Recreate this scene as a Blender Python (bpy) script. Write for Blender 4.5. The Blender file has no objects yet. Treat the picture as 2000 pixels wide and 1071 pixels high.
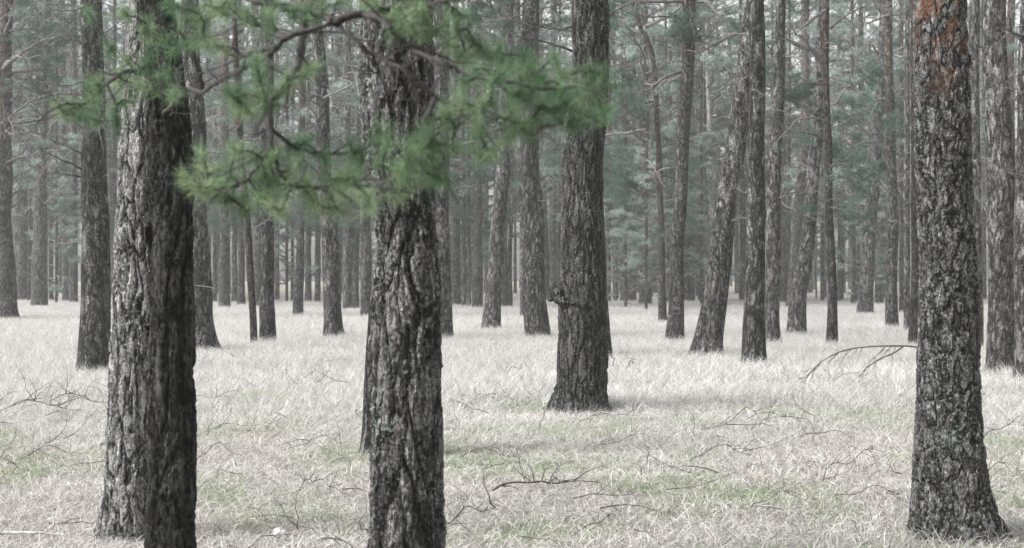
import bpy, math, random
import numpy as np
R = math.radians
scene = bpy.context.scene

# ------------------------------------------------------------------ camera, sky, sun, exposure
EYE = 1.6; F = 2778.0; HY = 535.5; HX = 1000.0
cam_data = bpy.data.cameras.new("camera"); cam = bpy.data.objects.new("camera", cam_data)
scene.collection.objects.link(cam); scene.camera = cam
cam.location = (0, 0, EYE); cam.rotation_euler = (R(90), 0, 0)
cam_data.lens = 50; cam_data.sensor_width = 36; cam_data.clip_end = 1500; cam_data.clip_start = 0.05
cam_data.dof.use_dof = True; cam_data.dof.focus_distance = 12.5; cam_data.dof.aperture_fstop = 5.0

SUN_EL, SUN_AZ = 38.0, -108.0      # azimuth measured from +Y towards +X
world = bpy.data.worlds.new("World"); scene.world = world; world.use_nodes = True
wn, wl = world.node_tree.nodes, world.node_tree.links
for n in list(wn): wn.remove(n)
sky = wn.new("ShaderNodeTexSky"); sky.sky_type = 'NISHITA'; sky.sun_disc = False
sky.sun_elevation = R(SUN_EL); sky.sun_rotation = R(SUN_AZ % 360)
sky.air_density = 1.0; sky.dust_density = 4.0; sky.ozone_density = 1.0
hs = wn.new("ShaderNodeHueSaturation"); hs.inputs["Saturation"].default_value = 0.10
bg = wn.new("ShaderNodeBackground"); bg.inputs["Strength"].default_value = 0.15
wo = wn.new("ShaderNodeOutputWorld")
wl.new(sky.outputs[0], hs.inputs["Color"]); wl.new(hs.outputs[0], bg.inputs["Color"]); wl.new(bg.outputs[0], wo.inputs["Surface"])

sd = bpy.data.lights.new("sun", 'SUN'); sun = bpy.data.objects.new("sun", sd); scene.collection.objects.link(sun)
sd.energy = 2.6; sd.angle = R(26); sd.color = (1.0, 0.985, 0.965)
sun.rotation_euler = (R(90 - SUN_EL), 0, R(180 - SUN_AZ) if False else -R(SUN_AZ) + math.pi)

scene.view_settings.view_transform = 'Standard'; scene.view_settings.look = 'None'
scene.view_settings.exposure = 0.92; scene.view_settings.gamma = 1.0
scene.cycles.use_denoising = True; scene.cycles.denoiser = 'OPENIMAGEDENOISE'; scene.cycles.denoising_input_passes = 'RGB_ALBEDO_NORMAL'; scene.cycles.denoising_prefilter = 'NONE'
scene.cycles.max_bounces = 6; scene.cycles.diffuse_bounces = 4; scene.cycles.glossy_bounces = 2
scene.cycles.transmission_bounces = 3; scene.cycles.volume_bounces = 1; scene.cycles.transparent_max_bounces = 4
scene.cycles.sample_clamp_indirect = 6
scene.render.hair_type = 'STRAND'

HAZE_DENSITY = 0.0012
C = scene.collection

# ------------------------------------------------------------------ helpers
def tag(o, label=None, cat=None, group=None, kind=None):
    if label: o["label"] = label
    if cat: o["category"] = cat
    if group: o["group"] = group
    if kind: o["kind"] = kind
    return o

def empty(name, loc):
    o = bpy.data.objects.new(name, None); C.objects.link(o); o.location = loc
    o.empty_display_size = 0.2
    return o

class Geo:
    """collects vertices, quads and triangles"""
    def __init__(s): s.V = []; s.Q = []; s.T = []; s.n = 0
    def add(s, V, Q=None, T=None):
        V = np.asarray(V, float).reshape(-1, 3)
        if Q is not None and len(Q): s.Q.append(np.asarray(Q, int) + s.n)
        if T is not None and len(T): s.T.append(np.asarray(T, int) + s.n)
        s.V.append(V); s.n += len(V)
    def mesh(s, name, mat, smooth=True):
        V = np.concatenate(s.V) if s.V else np.zeros((0, 3))
        Q = np.concatenate(s.Q) if s.Q else np.zeros((0, 4), int)
        T = np.concatenate(s.T) if s.T else np.zeros((0, 3), int)
        me = bpy.data.meshes.new(name)
        me.vertices.add(len(V)); me.vertices.foreach_set("co", V.astype(np.float32).ravel())
        loops = np.concatenate([Q.ravel(), T.ravel()]); me.loops.add(len(loops))
        me.loops.foreach_set("vertex_index", loops.astype(np.int32))
        nq, nt = len(Q), len(T); me.polygons.add(nq + nt)
        st = np.concatenate([np.arange(nq) * 4, nq * 4 + np.arange(nt) * 3]).astype(np.int32)
        me.polygons.foreach_set("loop_start", st)
        me.polygons.foreach_set("use_smooth", np.full(nq + nt, smooth, dtype=bool))
        me.update(calc_edges=True); me.validate()
        if mat: me.materials.append(mat)
        return me

def link(name, mesh, parent=None, loc=(0, 0, 0), rot=(0, 0, 0), scale=(1, 1, 1)):
    o = bpy.data.objects.new(name, mesh); C.objects.link(o)
    o.location = loc; o.rotation_euler = rot; o.scale = scale
    if parent: o.parent = parent
    return o

def tube(path, rad, sides=6, cap=True, theta_fn=None):
    """tube round a path with transported frames"""
    P = np.asarray(path, float); n = len(P); rad = np.broadcast_to(rad, (n,)).astype(float)
    tg = np.gradient(P, axis=0); tg /= np.linalg.norm(tg, axis=1)[:, None] + 1e-9
    a = np.array([1.0, 0, 0]) if abs(tg[0, 0]) < 0.8 else np.array([0, 1.0, 0])
    u = a - tg[0] * a.dot(tg[0]); u /= np.linalg.norm(u)
    U = np.zeros((n, 3))
    for i in range(n):
        u = u - tg[i] * u.dot(tg[i]); u /= np.linalg.norm(u) + 1e-9; U[i] = u
    W = np.cross(tg, U)
    th = np.linspace(0, 2 * np.pi, sides, endpoint=False)
    rr = rad[:, None] * (theta_fn(th) if theta_fn is not None else np.ones((1, sides)))
    V = P[:, None, :] + rr[..., None] * (np.cos(th)[None, :, None] * U[:, None, :] + np.sin(th)[None, :, None] * W[:, None, :])
    i = np.arange(n - 1)[:, None] * sides; j = np.arange(sides)[None, :]; j2 = (j + 1) % sides
    Q = np.stack([i + j, i + j2, i + sides + j2, i + sides + j], -1).reshape(-1, 4)
    V = V.reshape(-1, 3); T = None
    if cap:
        V = np.vstack([V, P[-1] + tg[-1] * rad[-1] * 0.3]); k = len(V) - 1; b = (n - 1) * sides
        T = np.stack([b + np.arange(sides), b + (np.arange(sides) + 1) % sides, np.full(sides, k)], -1)
    return V, Q, T

def smooth_path(pts, n):
    """Catmull-Rom through control points (any number of columns)"""
    P = np.asarray(pts, float); P = np.vstack([2 * P[0] - P[1], P, 2 * P[-1] - P[-2]])
    m = len(P) - 3; t = np.linspace(0, m - 1e-6, n); i = t.astype(int); f = (t - i)[:, None]
    a, b, c, d = P[i], P[i + 1], P[i + 2], P[i + 3]
    return 0.5 * (2 * b + (c - a) * f + (2 * a - 5 * b + 4 * c - d) * f ** 2 + (3 * b - a - 3 * c + d) * f ** 3)

def needles(rng, C0, A, n, length, width, spread=0.9, stem=0.06):
    """n needle triangles round each tuft (centres C0, axes A)"""
    m = len(C0); A = A / (np.linalg.norm(A, axis=1)[:, None] + 1e-9)
    s = rng.random((m, n, 1)); st = stem if np.ndim(stem) == 0 else np.asarray(stem)[:, None, None]
    base = C0[:, None, :] + A[:, None, :] * (s - 0.75) * st
    d = rng.normal(size=(m, n, 3)); d /= np.linalg.norm(d, axis=2)[..., None]
    d = d * spread + A[:, None, :] * (0.35 + 0.5 * s); d /= np.linalg.norm(d, axis=2)[..., None]
    L = (np.asarray(length) if np.ndim(length) == 0 else np.asarray(length)[:, None, None]) * (0.7 + 0.5 * rng.random((m, n, 1)))
    tip = base + d * L
    side = np.cross(d, rng.normal(size=(m, n, 3))); side /= np.linalg.norm(side, axis=2)[..., None] + 1e-9
    V = np.stack([base - side * width / 2, base + side * width / 2, tip], 2).reshape(-1, 3)
    return V, np.arange(len(V)).reshape(-1, 3)

# ------------------------------------------------------------------ materials
def new_mat(name):
    m = bpy.data.materials.new(name); m.use_nodes = True
    nt = m.node_tree
    for n in list(nt.nodes): nt.nodes.remove(n)
    out = nt.nodes.new("ShaderNodeOutputMaterial"); b = nt.nodes.new("ShaderNodeBsdfPrincipled")
    nt.links.new(b.outputs[0], out.inputs["Surface"])
    return m, nt, b, out

def N(nt, t, **kw):
    n = nt.nodes.new(t)
    for k, v in kw.items():
        if hasattr(n, k): setattr(n, k, v)
    return n

def ramp(nt, src, stops):
    r = N(nt, "ShaderNodeValToRGB"); e = r.color_ramp.elements
    while len(e) < len(stops): e.new(0.5)
    for el, (p, c) in zip(e, stops):
        el.position = p; el.color = (c, c, c, 1) if np.ndim(c) == 0 else (*c, 1)
    nt.links.new(src, r.inputs[0]); return r.outputs[0]

def math_(nt, op, a, b=None, clamp=False):
    m = N(nt, "ShaderNodeMath", operation=op); m.use_clamp = clamp
    for i, v in enumerate((a, b)):
        if v is None: continue
        if hasattr(v, "links") or hasattr(v, "is_output"): nt.links.new(v, m.inputs[i])
        else: m.inputs[i].default_value = v
    return m.outputs[0]

def mixc(nt, fac, a, b, mode='MIX'):
    m = N(nt, "ShaderNodeMix"); m.data_type = 'RGBA'; m.blend_type = mode
    for idx, v in ((0, fac), (6, a), (7, b)):
        if hasattr(v, "is_output"): nt.links.new(v, m.inputs[idx])
        elif np.ndim(v) == 0: m.inputs[idx].default_value = v
        else: m.inputs[idx].default_value = (*v, 1)
    return m.outputs[2]

def bark(name, tone=0.1, light=0.25, plate=15.0, stretch=0.34, red=None, lichen=0.35, deep=0.02, disp=None, warm=1.0, crackw=0.16):
    """plated pine bark; red=(start height, strength, softness): thin orange bark higher up"""
    m, nt, b, out = new_mat(name); L = nt.links
    tc = N(nt, "ShaderNodeTexCoord"); oi = N(nt, "ShaderNodeObjectInfo")
    add = N(nt, "ShaderNodeVectorMath", operation='ADD'); L.new(tc.outputs["Object"], add.inputs[0])
    cmb = N(nt, "ShaderNodeCombineXYZ"); L.new(math_(nt, 'MULTIPLY', oi.outputs["Random"], 57.0), cmb.inputs[2])
    L.new(cmb.outputs[0], add.inputs[1])
    mp = N(nt, "ShaderNodeMapping"); L.new(add.outputs[0], mp.inputs[0]); mp.inputs["Scale"].default_value = (1, 1, stretch)
    nz = N(nt, "ShaderNodeTexNoise"); L.new(mp.outputs[0], nz.inputs["Vector"]); nz.inputs["Scale"].default_value = plate * 0.7
    nz.inputs["Detail"].default_value = 5
    sub = N(nt, "ShaderNodeVectorMath", operation='SUBTRACT'); L.new(nz.outputs["Color"], sub.inputs[0]); sub.inputs[1].default_value = (.5, .5, .5)
    sc = N(nt, "ShaderNodeVectorMath", operation='SCALE'); L.new(sub.outputs[0], sc.inputs[0]); sc.inputs["Scale"].default_value = 3.2 / plate
    wv = N(nt, "ShaderNodeVectorMath", operation='ADD'); L.new(mp.outputs[0], wv.inputs[0]); L.new(sc.outputs[0], wv.inputs[1])
    v1 = N(nt, "ShaderNodeTexVoronoi", feature='DISTANCE_TO_EDGE'); L.new(wv.outputs[0], v1.inputs["Vector"]); v1.inputs["Scale"].default_value = plate
    v2 = N(nt, "ShaderNodeTexVoronoi", feature='F1'); L.new(wv.outputs[0], v2.inputs["Vector"]); v2.inputs["Scale"].default_value = plate * 2.6
    v3 = N(nt, "ShaderNodeTexVoronoi", feature='F1'); L.new(wv.outputs[0], v3.inputs["Vector"]); v3.inputs["Scale"].default_value = plate
    fn = N(nt, "ShaderNodeTexNoise"); mp2 = N(nt, "ShaderNodeMapping"); L.new(add.outputs[0], mp2.inputs[0]); mp2.inputs["Scale"].default_value = (1, 1, .65); L.new(mp2.outputs[0], fn.inputs["Vector"]); fn.inputs["Scale"].default_value = plate * 6; fn.inputs["Detail"].default_value = 4
    fn.inputs["Roughness"].default_value = 0.7
    big = N(nt, "ShaderNodeTexNoise"); L.new(add.outputs[0], big.inputs["Vector"]); big.inputs["Scale"].default_value = 2.3; big.inputs["Detail"].default_value = 3
    # fissures vary in width along the trunk, flakes break up the plates
    v4 = N(nt, "ShaderNodeTexVoronoi", feature='DISTANCE_TO_EDGE'); L.new(wv.outputs[0], v4.inputs["Vector"]); v4.inputs["Scale"].default_value = plate * 2.6
    med = N(nt, "ShaderNodeTexNoise"); L.new(mp2.outputs[0], med.inputs["Vector"]); med.inputs["Scale"].default_value = plate * 1.5; med.inputs["Detail"].default_value = 6
    med.inputs["Roughness"].default_value = 0.75
    wn_ = math_(nt, 'MULTIPLY_ADD', ramp(nt, big.outputs["Fac"], [(0.3, 0.0), (0.7, 1.0)]), 1.5); wn_.node.inputs[2].default_value = 0.25
    d1 = math_(nt, 'ADD', v1.outputs["Distance"], math_(nt, 'MULTIPLY', math_(nt, 'SUBTRACT', med.outputs["Fac"], 0.5), 0.32))
    crack = math_(nt, 'DIVIDE', d1, math_(nt, 'MULTIPLY', wn_, crackw), clamp=True)
    d4 = math_(nt, 'ADD', v4.outputs["Distance"], math_(nt, 'MULTIPLY', math_(nt, 'SUBTRACT', fn.outputs["Fac"], 0.5), 0.25))
    crk2 = math_(nt, 'DIVIDE', d4, 0.11, clamp=True)
    s2 = N(nt, "ShaderNodeSeparateColor"); L.new(v2.outputs["Color"], s2.inputs[0])
    s3 = N(nt, "ShaderNodeSeparateColor"); L.new(v3.outputs["Color"], s3.inputs[0])
    h = math_(nt, 'MULTIPLY', crack, 0.50)
    h = math_(nt, 'ADD', h, math_(nt, 'MULTIPLY', math_(nt, 'MULTIPLY', s2.outputs[0], crack), 0.20))
    h = math_(nt, 'ADD', h, math_(nt, 'MULTIPLY', crk2, 0.13))
    h = math_(nt, 'ADD', h, math_(nt, 'MULTIPLY', med.outputs["Fac"], 0.25))
    h = math_(nt, 'ADD', h, math_(nt, 'MULTIPLY', fn.outputs["Fac"], 0.22))
    # colour
    var = math_(nt, 'ADD', math_(nt, 'MULTIPLY', s2.outputs[1], 0.30), math_(nt, 'MULTIPLY', fn.outputs["Fac"], 0.95))
    var = math_(nt, 'ADD', var, math_(nt, 'MULTIPLY', math_(nt, 'SUBTRACT', med.outputs["Fac"], 0.5), 0.55))
    var = math_(nt, 'SUBTRACT', var, math_(nt, 'MULTIPLY', math_(nt, 'SUBTRACT', 1.0, crk2), 0.16))
    w = warm
    plates = ramp(nt, var, [(0.34, (tone * .3 * w, tone * .29, tone * .29)), (0.58, (tone * w, tone * .96, tone * .95)),
                            (0.82, (light * .8 * w, light * .78, light * .78)), (0.98, (light * 1.4, light * 1.38, light * 1.36))])
    col = mixc(nt, ramp(nt, crack, [(0.0, 0.0), (0.8, 1.0)]), (deep, deep * .92, deep * .9), plates)
    ln = N(nt, "ShaderNodeTexNoise"); L.new(add.outputs[0], ln.inputs["Vector"]); ln.inputs["Scale"].default_value = 42; ln.inputs["Detail"].default_value = 5
    ln2 = N(nt, "ShaderNodeTexNoise"); L.new(add.outputs[0], ln2.inputs["Vector"]); ln2.inputs["Scale"].default_value = 3.5
    lm = math_(nt, 'MULTIPLY', ramp(nt, ln.outputs["Fac"], [(0.55, 0.0), (0.64, 1.0)]), ramp(nt, ln2.outputs["Fac"], [(0.42, 0.15), (0.62, 1.0)]))
    col = mixc(nt, math_(nt, 'MULTIPLY', lm, lichen), col, (0.30, 0.36, 0.30))
    if red:
        z0, amt, soft = red
        sp = N(nt, "ShaderNodeSeparateXYZ"); L.new(tc.outputs["Object"], sp.inputs[0])
        z = math_(nt, 'ADD', sp.outputs[2], math_(nt, 'MULTIPLY', math_(nt, 'SUBTRACT', big.outputs["Fac"], 0.5), soft * 3.0))
        mk = math_(nt, 'DIVIDE', math_(nt, 'SUBTRACT', z, z0), soft, clamp=True)
        bl = N(nt, "ShaderNodeTexNoise"); L.new(mp2.outputs[0], bl.inputs["Vector"]); bl.inputs["Scale"].default_value = 13 if amt > .5 else 9; bl.inputs["Detail"].default_value = 4
        mk = math_(nt, 'MULTIPLY', mk, ramp(nt, bl.outputs["Fac"], [(0.49, 0.0), (0.53, 1.0)]))
        rc = mixc(nt, fn.outputs["Fac"], (0.07, 0.034, 0.024), (0.36, 0.18, 0.11))
        col = mixc(nt, math_(nt, 'MULTIPLY', mk, amt), col, rc)
    L.new(col, b.inputs["Base Color"]); b.inputs["Roughness"].default_value = 0.82
    b.inputs["Specular IOR Level"].default_value = 0.12
    if disp:
        dn = N(nt, "ShaderNodeDisplacement"); L.new(h, dn.inputs["Height"]); dn.inputs["Midlevel"].default_value = 0.75
        dn.inputs["Scale"].default_value = disp; L.new(dn.outputs[0], out.inputs["Displacement"]); m.displacement_method = 'BOTH'
    else:
        bp = N(nt, "ShaderNodeBump"); L.new(h, bp.inputs["Height"]); bp.inputs["Distance"].default_value = 0.05; bp.inputs["Strength"].default_value = 1.0
        L.new(bp.outputs[0], b.inputs["Normal"])
    return m

M = {}
M['dark'] = bark('bark_near_black', 0.02, 0.075, 9, 0.22, lichen=0.12, deep=0.003, disp=0.034, crackw=.22)
M['centre'] = bark('bark_broad_plates', 0.075, 0.29, 10, 0.24, lichen=0.75, deep=0.004, disp=0.042, crackw=.26)
M['light'] = bark('bark_pale_plates', 0.20, 0.52, 13, 0.27, lichen=0.7, deep=0.006, disp=0.034, crackw=.27)
M['burl'] = bark('bark_deep_furrows', 0.05, 0.17, 12, 0.2, lichen=0.4, deep=0.004, disp=0.045, crackw=.24)
M['big'] = bark('bark_flaking_orange', 0.085, 0.33, 15, 0.42, red=(2.78, 0.72, 0.45), lichen=0.75, deep=0.005, disp=0.032, crackw=.22)
M['mid'] = bark('bark_mid_grey', 0.085, 0.32, 8, 0.32, lichen=0.3, deep=0.006, crackw=.26)
M['midlight'] = bark('bark_pale_grey', 0.115, 0.31, 8, 0.32, lichen=0.3, deep=0.01, crackw=.26)
M['middark'] = bark('bark_dark_grey', 0.055, 0.24, 8, 0.3, lichen=0.3, deep=0.005, crackw=.28)
M['redtop'] = bark('bark_rusty_top', 0.08, 0.27, 11, 0.36, red=(4.8, 0.30, 2.5), lichen=0.3, deep=0.006, crackw=.24)
M['rust'] = bark('bark_rusty_brown', 0.06, 0.17, 12, 0.36, red=(3.6, 0.2, 1.8), lichen=0.25, deep=0.006, warm=1.1, crackw=.24)
M['snag'] = bark('bark_bleached', 0.42, 0.62, 8, 0.3, lichen=0.2, deep=0.12)

def wood(name, c, c2, rough=0.8):
    m, nt, b, out = new_mat(name)
    tc = N(nt, "ShaderNodeTexCoord"); nz = N(nt, "ShaderNodeTexNoise"); nt.links.new(tc.outputs["Object"], nz.inputs["Vector"])
    nz.inputs["Scale"].default_value = 25; nz.inputs["Detail"].default_value = 4
    nt.links.new(ramp(nt, nz.outputs["Fac"], [(0.35, c), (0.65, c2)]), b.inputs["Base Color"]); b.inputs["Roughness"].default_value = rough
    bp = N(nt, "ShaderNodeBump"); nt.links.new(nz.outputs["Fac"], bp.inputs["Height"]); bp.inputs["Distance"].default_value = 0.006
    nt.links.new(bp.outputs[0], b.inputs["Normal"]); return m
M['deadwood'] = wood('dead_wood', (0.05, 0.048, 0.047), (0.25, 0.24, 0.235))
M['limb'] = wood('limb_bark', (0.04, 0.037, 0.036), (0.20, 0.185, 0.18))
M['bough'] = wood('bough_bark', (0.008, 0.007, 0.007), (0.035, 0.029, 0.028))
M['twig'] = wood('twig_bark', (0.03, 0.027, 0.026), (0.12, 0.108, 0.10))
M['oldwood'] = wood('weathered_wood', (0.25, 0.23, 0.21), (0.5, 0.46, 0.42))
M['stone'] = wood('white_stone', (0.5, 0.5, 0.49), (0.75, 0.75, 0.73))

def leaf(name, c1, c2, c3, scale=1.6, trans=0.25):
    m, nt, b, out = new_mat(name)
    g = N(nt, "ShaderNodeNewGeometry"); nz = N(nt, "ShaderNodeTexNoise"); nt.links.new(g.outputs["Position"], nz.inputs["Vector"])
    nz.inputs["Scale"].default_value = scale; nz.inputs["Detail"].default_value = 3
    r1 = ramp(nt, nz.outputs["Fac"], [(0.35, c1), (0.5, c2), (0.66, c3)])
    hv = N(nt, "ShaderNodeHueSaturation"); nt.links.new(r1, hv.inputs["Color"])
    nt.links.new(math_(nt, 'MULTIPLY_ADD', g.outputs["Random Per Island"], 0.7), hv.inputs["Value"])
    hv.inputs["Value"].links[0].from_node.inputs[2].default_value = 0.65
    b.inputs["Roughness"].default_value = 0.55; b.inputs["Specular IOR Level"].default_value = 0.35
    nt.links.new(hv.outputs[0], b.inputs["Base Color"])
    tr = N(nt, "ShaderNodeBsdfTranslucent"); nt.links.new(hv.outputs[0], tr.inputs["Color"])
    mx = N(nt, "ShaderNodeMixShader"); mx.inputs[0].default_value = trans
    nt.links.new(b.outputs[0], mx.inputs[1]); nt.links.new(tr.outputs[0], mx.inputs[2]); nt.links.new(mx.outputs[0], out.inputs["Surface"])
    return m
M['needle'] = leaf('pine_needles', (0.13, 0.195, 0.165), (0.26, 0.335, 0.295), (0.46, 0.53, 0.485), 1.0, 0.4)
M['needle_mid'] = leaf('pine_needles_deep_green', (0.04, 0.085, 0.065), (0.075, 0.135, 0.10), (0.14, 0.21, 0.165), 2.0)
M['needle_near'] = leaf('pine_needles_fresh_green', (0.075, 0.15, 0.08), (0.14, 0.225, 0.125), (0.28, 0.36, 0.21), 5.0, 0.42)

# grass: straw with green patches, by place on the ground
def grass_mat(name, pale, tan, grey, green, g_lo, g_hi, bright=1.0):
    m, nt, b, out = new_mat(name); L = nt.links
    g = N(nt, "ShaderNodeNewGeometry")
    nz = N(nt, "ShaderNodeTexNoise"); L.new(g.outputs["Position"], nz.inputs["Vector"]); nz.inputs["Scale"].default_value = 0.55; nz.inputs["Detail"].default_value = 4
    n2 = N(nt, "ShaderNodeTexNoise"); L.new(g.outputs["Position"], n2.inputs["Vector"]); n2.inputs["Scale"].default_value = 2.1; n2.inputs["Detail"].default_value = 3
    rnd = g.outputs["Random Per Island"]
    base = ramp(nt, rnd, [(0.0, grey), (0.3, tan), (0.55, pale), (1.0, tuple(min(.9, x * 1.15) for x in pale))])
    gm = math_(nt, 'MULTIPLY', ramp(nt, nz.outputs["Fac"], [(g_lo, 0.0), (g_hi, 1.0)]), ramp(nt, n2.outputs["Fac"], [(0.3, 0.2), (0.6, 1.0)]))
    pick = math_(nt, 'FRACT', math_(nt, 'MULTIPLY', rnd, 17.3))
    sel = math_(nt, 'LESS_THAN', pick, math_(nt, 'MULTIPLY', gm, 0.6))
    col = mixc(nt, sel, base, green)
    L.new(col, b.inputs["Base Color"]); b.inputs["Roughness"].default_value = 0.6; b.inputs["Specular IOR Level"].default_value = 0.25
    tr = N(nt, "ShaderNodeBsdfTranslucent"); L.new(col, tr.inputs["Color"])
    mx = N(nt, "ShaderNodeMixShader"); mx.inputs[0].default_value = 0.3
    L.new(b.outputs[0], mx.inputs[1]); L.new(tr.outputs[0], mx.inputs[2]); L.new(mx.outputs[0], out.inputs["Surface"])
    return m
M['grass_short'] = grass_mat('dry_matted_grass', (0.66, 0.64, 0.615), (0.43, 0.40, 0.37), (0.13, 0.12, 0.11), (0.25, 0.33, 0.17), 0.48, 0.62)
M['grass_tall'] = grass_mat('dry_tall_grass', (0.69, 0.68, 0.665), (0.52, 0.50, 0.475), (0.15, 0.14, 0.13), (0.45, 0.47, 0.37), 0.55, 0.7)

m, nt, b, out = new_mat('ground_litter')
g = N(nt, "ShaderNodeNewGeometry"); nz = N(nt, "ShaderNodeTexNoise"); nt.links.new(g.outputs["Position"], nz.inputs["Vector"]); nz.inputs["Scale"].default_value = 0.55; nz.inputs["Detail"].default_value = 4
n2 = N(nt, "ShaderNodeTexNoise"); nt.links.new(g.outputs["Position"], n2.inputs["Vector"]); n2.inputs["Scale"].default_value = 40; n2.inputs["Detail"].default_value = 6
lit = ramp(nt, n2.outputs["Fac"], [(0.3, (0.08, 0.07, 0.06)), (0.5, (0.24, 0.215, 0.19)), (0.7, (0.5, 0.46, 0.42))])
mos = ramp(nt, n2.outputs["Fac"], [(0.3, (0.14, 0.17, 0.09)), (0.7, (0.36, 0.42, 0.22))])
nt.links.new(mixc(nt, ramp(nt, nz.outputs["Fac"], [(0.48, 0.0), (0.6, 0.8)]), lit, mos), b.inputs["Base Color"]); b.inputs["Roughness"].default_value = 0.95
bp = N(nt, "ShaderNodeBump"); nt.links.new(n2.outputs["Fac"], bp.inputs["Height"]); bp.inputs["Distance"].default_value = 0.03; nt.links.new(bp.outputs[0], b.inputs["Normal"])
M['ground'] = m

# ------------------------------------------------------------------ ground
gg = Geo(); S = 300.0
xs = np.concatenate([np.linspace(-S, -40, 14), np.linspace(-38, 38, 100), np.linspace(40, S, 14)])
ys = np.concatenate([np.linspace(-S, -5, 14), np.linspace(-4, 100, 160), np.linspace(102, S, 14)])
X, Y = np.meshgrid(xs, ys); Z = 0.018 * (np.sin(X * 1.7 + Y * .6) + np.sin(Y * 1.3 - X * .8 + 1)) * (np.abs(Y - 48) < 55)
Vg = np.stack([X, Y, Z - 0.02], -1).reshape(-1, 3); nx = len(xs)
ii = (np.arange(len(ys) - 1)[:, None] * nx + np.arange(nx - 1)[None, :]).ravel()
gg.add(Vg, np.stack([ii, ii + 1, ii + nx + 1, ii + nx], -1))
tag(link('ground', gg.mesh('ground', M['ground'])), kind='structure')

# ------------------------------------------------------------------ grass patches, instanced over the ground
def blades(rng, n, size, lmin, lmax, width, lean, droop):
    """curved tapering blades: 3 segments each"""
    base = np.stack([(rng.random(n) - .5) * size, (rng.random(n) - .5) * size, np.full(n, -0.02)], -1)
    # blades gather in tufts
    k = max(4, n // 26); tc = (rng.random((k, 2)) - .5) * size
    near = rng.integers(0, k, n); mixf = (rng.random(n) < 0.6)
    base[mixf, :2] = tc[near[mixf]] + rng.normal(size=(mixf.sum(), 2)) * 0.025
    tl = rng.random(k) * 2 * np.pi
    az = rng.random(n) * 2 * np.pi; az[mixf] = tl[near[mixf]] + rng.normal(size=mixf.sum()) * 0.9
    L = lmin + (lmax - lmin) * rng.random(n) ** 1.3
    le = lean * (0.25 + rng.random(n)); dr = droop * (0.3 + rng.random(n))
    d = np.stack([np.cos(az), np.sin(az)], -1); side = np.stack([-d[:, 1], d[:, 0]], -1)
    P = []; pos = base.copy(); ang = le.copy(); P.append(pos.copy())
    twist = rng.normal(size=n) * 0.35
    for s in range(4):
        ca, sa = np.cos(twist * s), np.sin(twist * s)
        dd = np.stack([d[:, 0] * ca - d[:, 1] * sa, d[:, 0] * sa + d[:, 1] * ca], -1)
        pos = pos + np.concatenate([dd * np.sin(ang)[:, None], np.cos(ang)[:, None]], -1) * (L / 4)[:, None]
        pos[:, 2] = np.maximum(pos[:, 2], 0.004 + rng.random(n) * 0.01)
        P.append(pos.copy()); ang = ang + dr
    wd = width * (0.6 + 0.8 * rng.random(n)); s3 = np.concatenate([side, rng.normal(size=(n, 1)) * .4], -1)
    V = np.zeros((n, 9, 3)); fr = [1.0, 0.95, 0.8, 0.5]
    for s in range(4):
        V[:, 2 * s] = P[s] - s3 * (wd * fr[s] / 2)[:, None]; V[:, 2 * s + 1] = P[s] + s3 * (wd * fr[s] / 2)[:, None]
    V[:, 8] = P[4]
    o = np.arange(n)[:, None] * 9
    Q = np.concatenate([o + np.array([[0, 1, 3, 2]]), o + np.array([[2, 3, 5, 4]]), o + np.array([[4, 5, 7, 6]])])
    return V.reshape(-1, 3), Q, o + np.array([[6, 7, 8]])

def scatter(name, pts, rotz, scl, idx, protos, kind='stuff'):
    """one object that instances prototype meshes over its points with geometry nodes"""
    col = bpy.data.collections.new(name + "_pieces")
    for i, ob in enumerate(protos): col.objects.link(ob)
    me = bpy.data.meshes.new(name); me.vertices.add(len(pts)); me.vertices.foreach_set("co", np.asarray(pts, np.float32).ravel())
    a = me.attributes.new("rot", 'FLOAT_VECTOR', 'POINT'); rv = np.zeros((len(pts), 3), np.float32); rv[:, 2] = rotz; a.data.foreach_set("vector", rv.ravel())
    a = me.attributes.new("scl", 'FLOAT_VECTOR', 'POINT'); a.data.foreach_set("vector", np.asarray(scl, np.float32).ravel())
    a = me.attributes.new("idx", 'INT', 'POINT'); a.data.foreach_set("value", np.asarray(idx, np.int32))
    o = link(name, me)
    ng = bpy.data.node_groups.new(name + "_nodes", 'GeometryNodeTree')
    ng.interface.new_socket("Geometry", in_out='INPUT', socket_type='NodeSocketGeometry'); ng.interface.new_socket("Geometry", in_out='OUTPUT', socket_type='NodeSocketGeometry')
    gi, go = ng.nodes.new("NodeGroupInput"), ng.nodes.new("NodeGroupOutput")
    ci = ng.nodes.new("GeometryNodeCollectionInfo"); ci.inputs["Collection"].default_value = col; ci.inputs["Separate Children"].default_value = True; ci.inputs["Reset Children"].default_value = True
    ip = ng.nodes.new("GeometryNodeInstanceOnPoints"); ip.inputs["Pick Instance"].default_value = True
    mp_ = ng.nodes.new("GeometryNodeMeshToPoints")
    ng.links.new(gi.outputs[0], mp_.inputs[0]); ng.links.new(mp_.outputs[0], ip.inputs["Points"]); ng.links.new(ci.outputs[0], ip.inputs["Instance"])
    for nm, ty, sock in (("idx", 'INT', "Instance Index"), ("rot", 'FLOAT_VECTOR', "Rotation"), ("scl", 'FLOAT_VECTOR', "Scale")):
        na = ng.nodes.new("GeometryNodeInputNamedAttribute"); na.data_type = ty; na.inputs["Name"].default_value = nm
        ng.links.new([s for s in na.outputs if s.enabled and s.name == "Attribute"][0], ip.inputs[sock])
    ng.links.new(ip.outputs[0], go.inputs[0])
    md = o.modifiers.new("scatter", 'NODES'); md.node_group = ng
    return o

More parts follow.
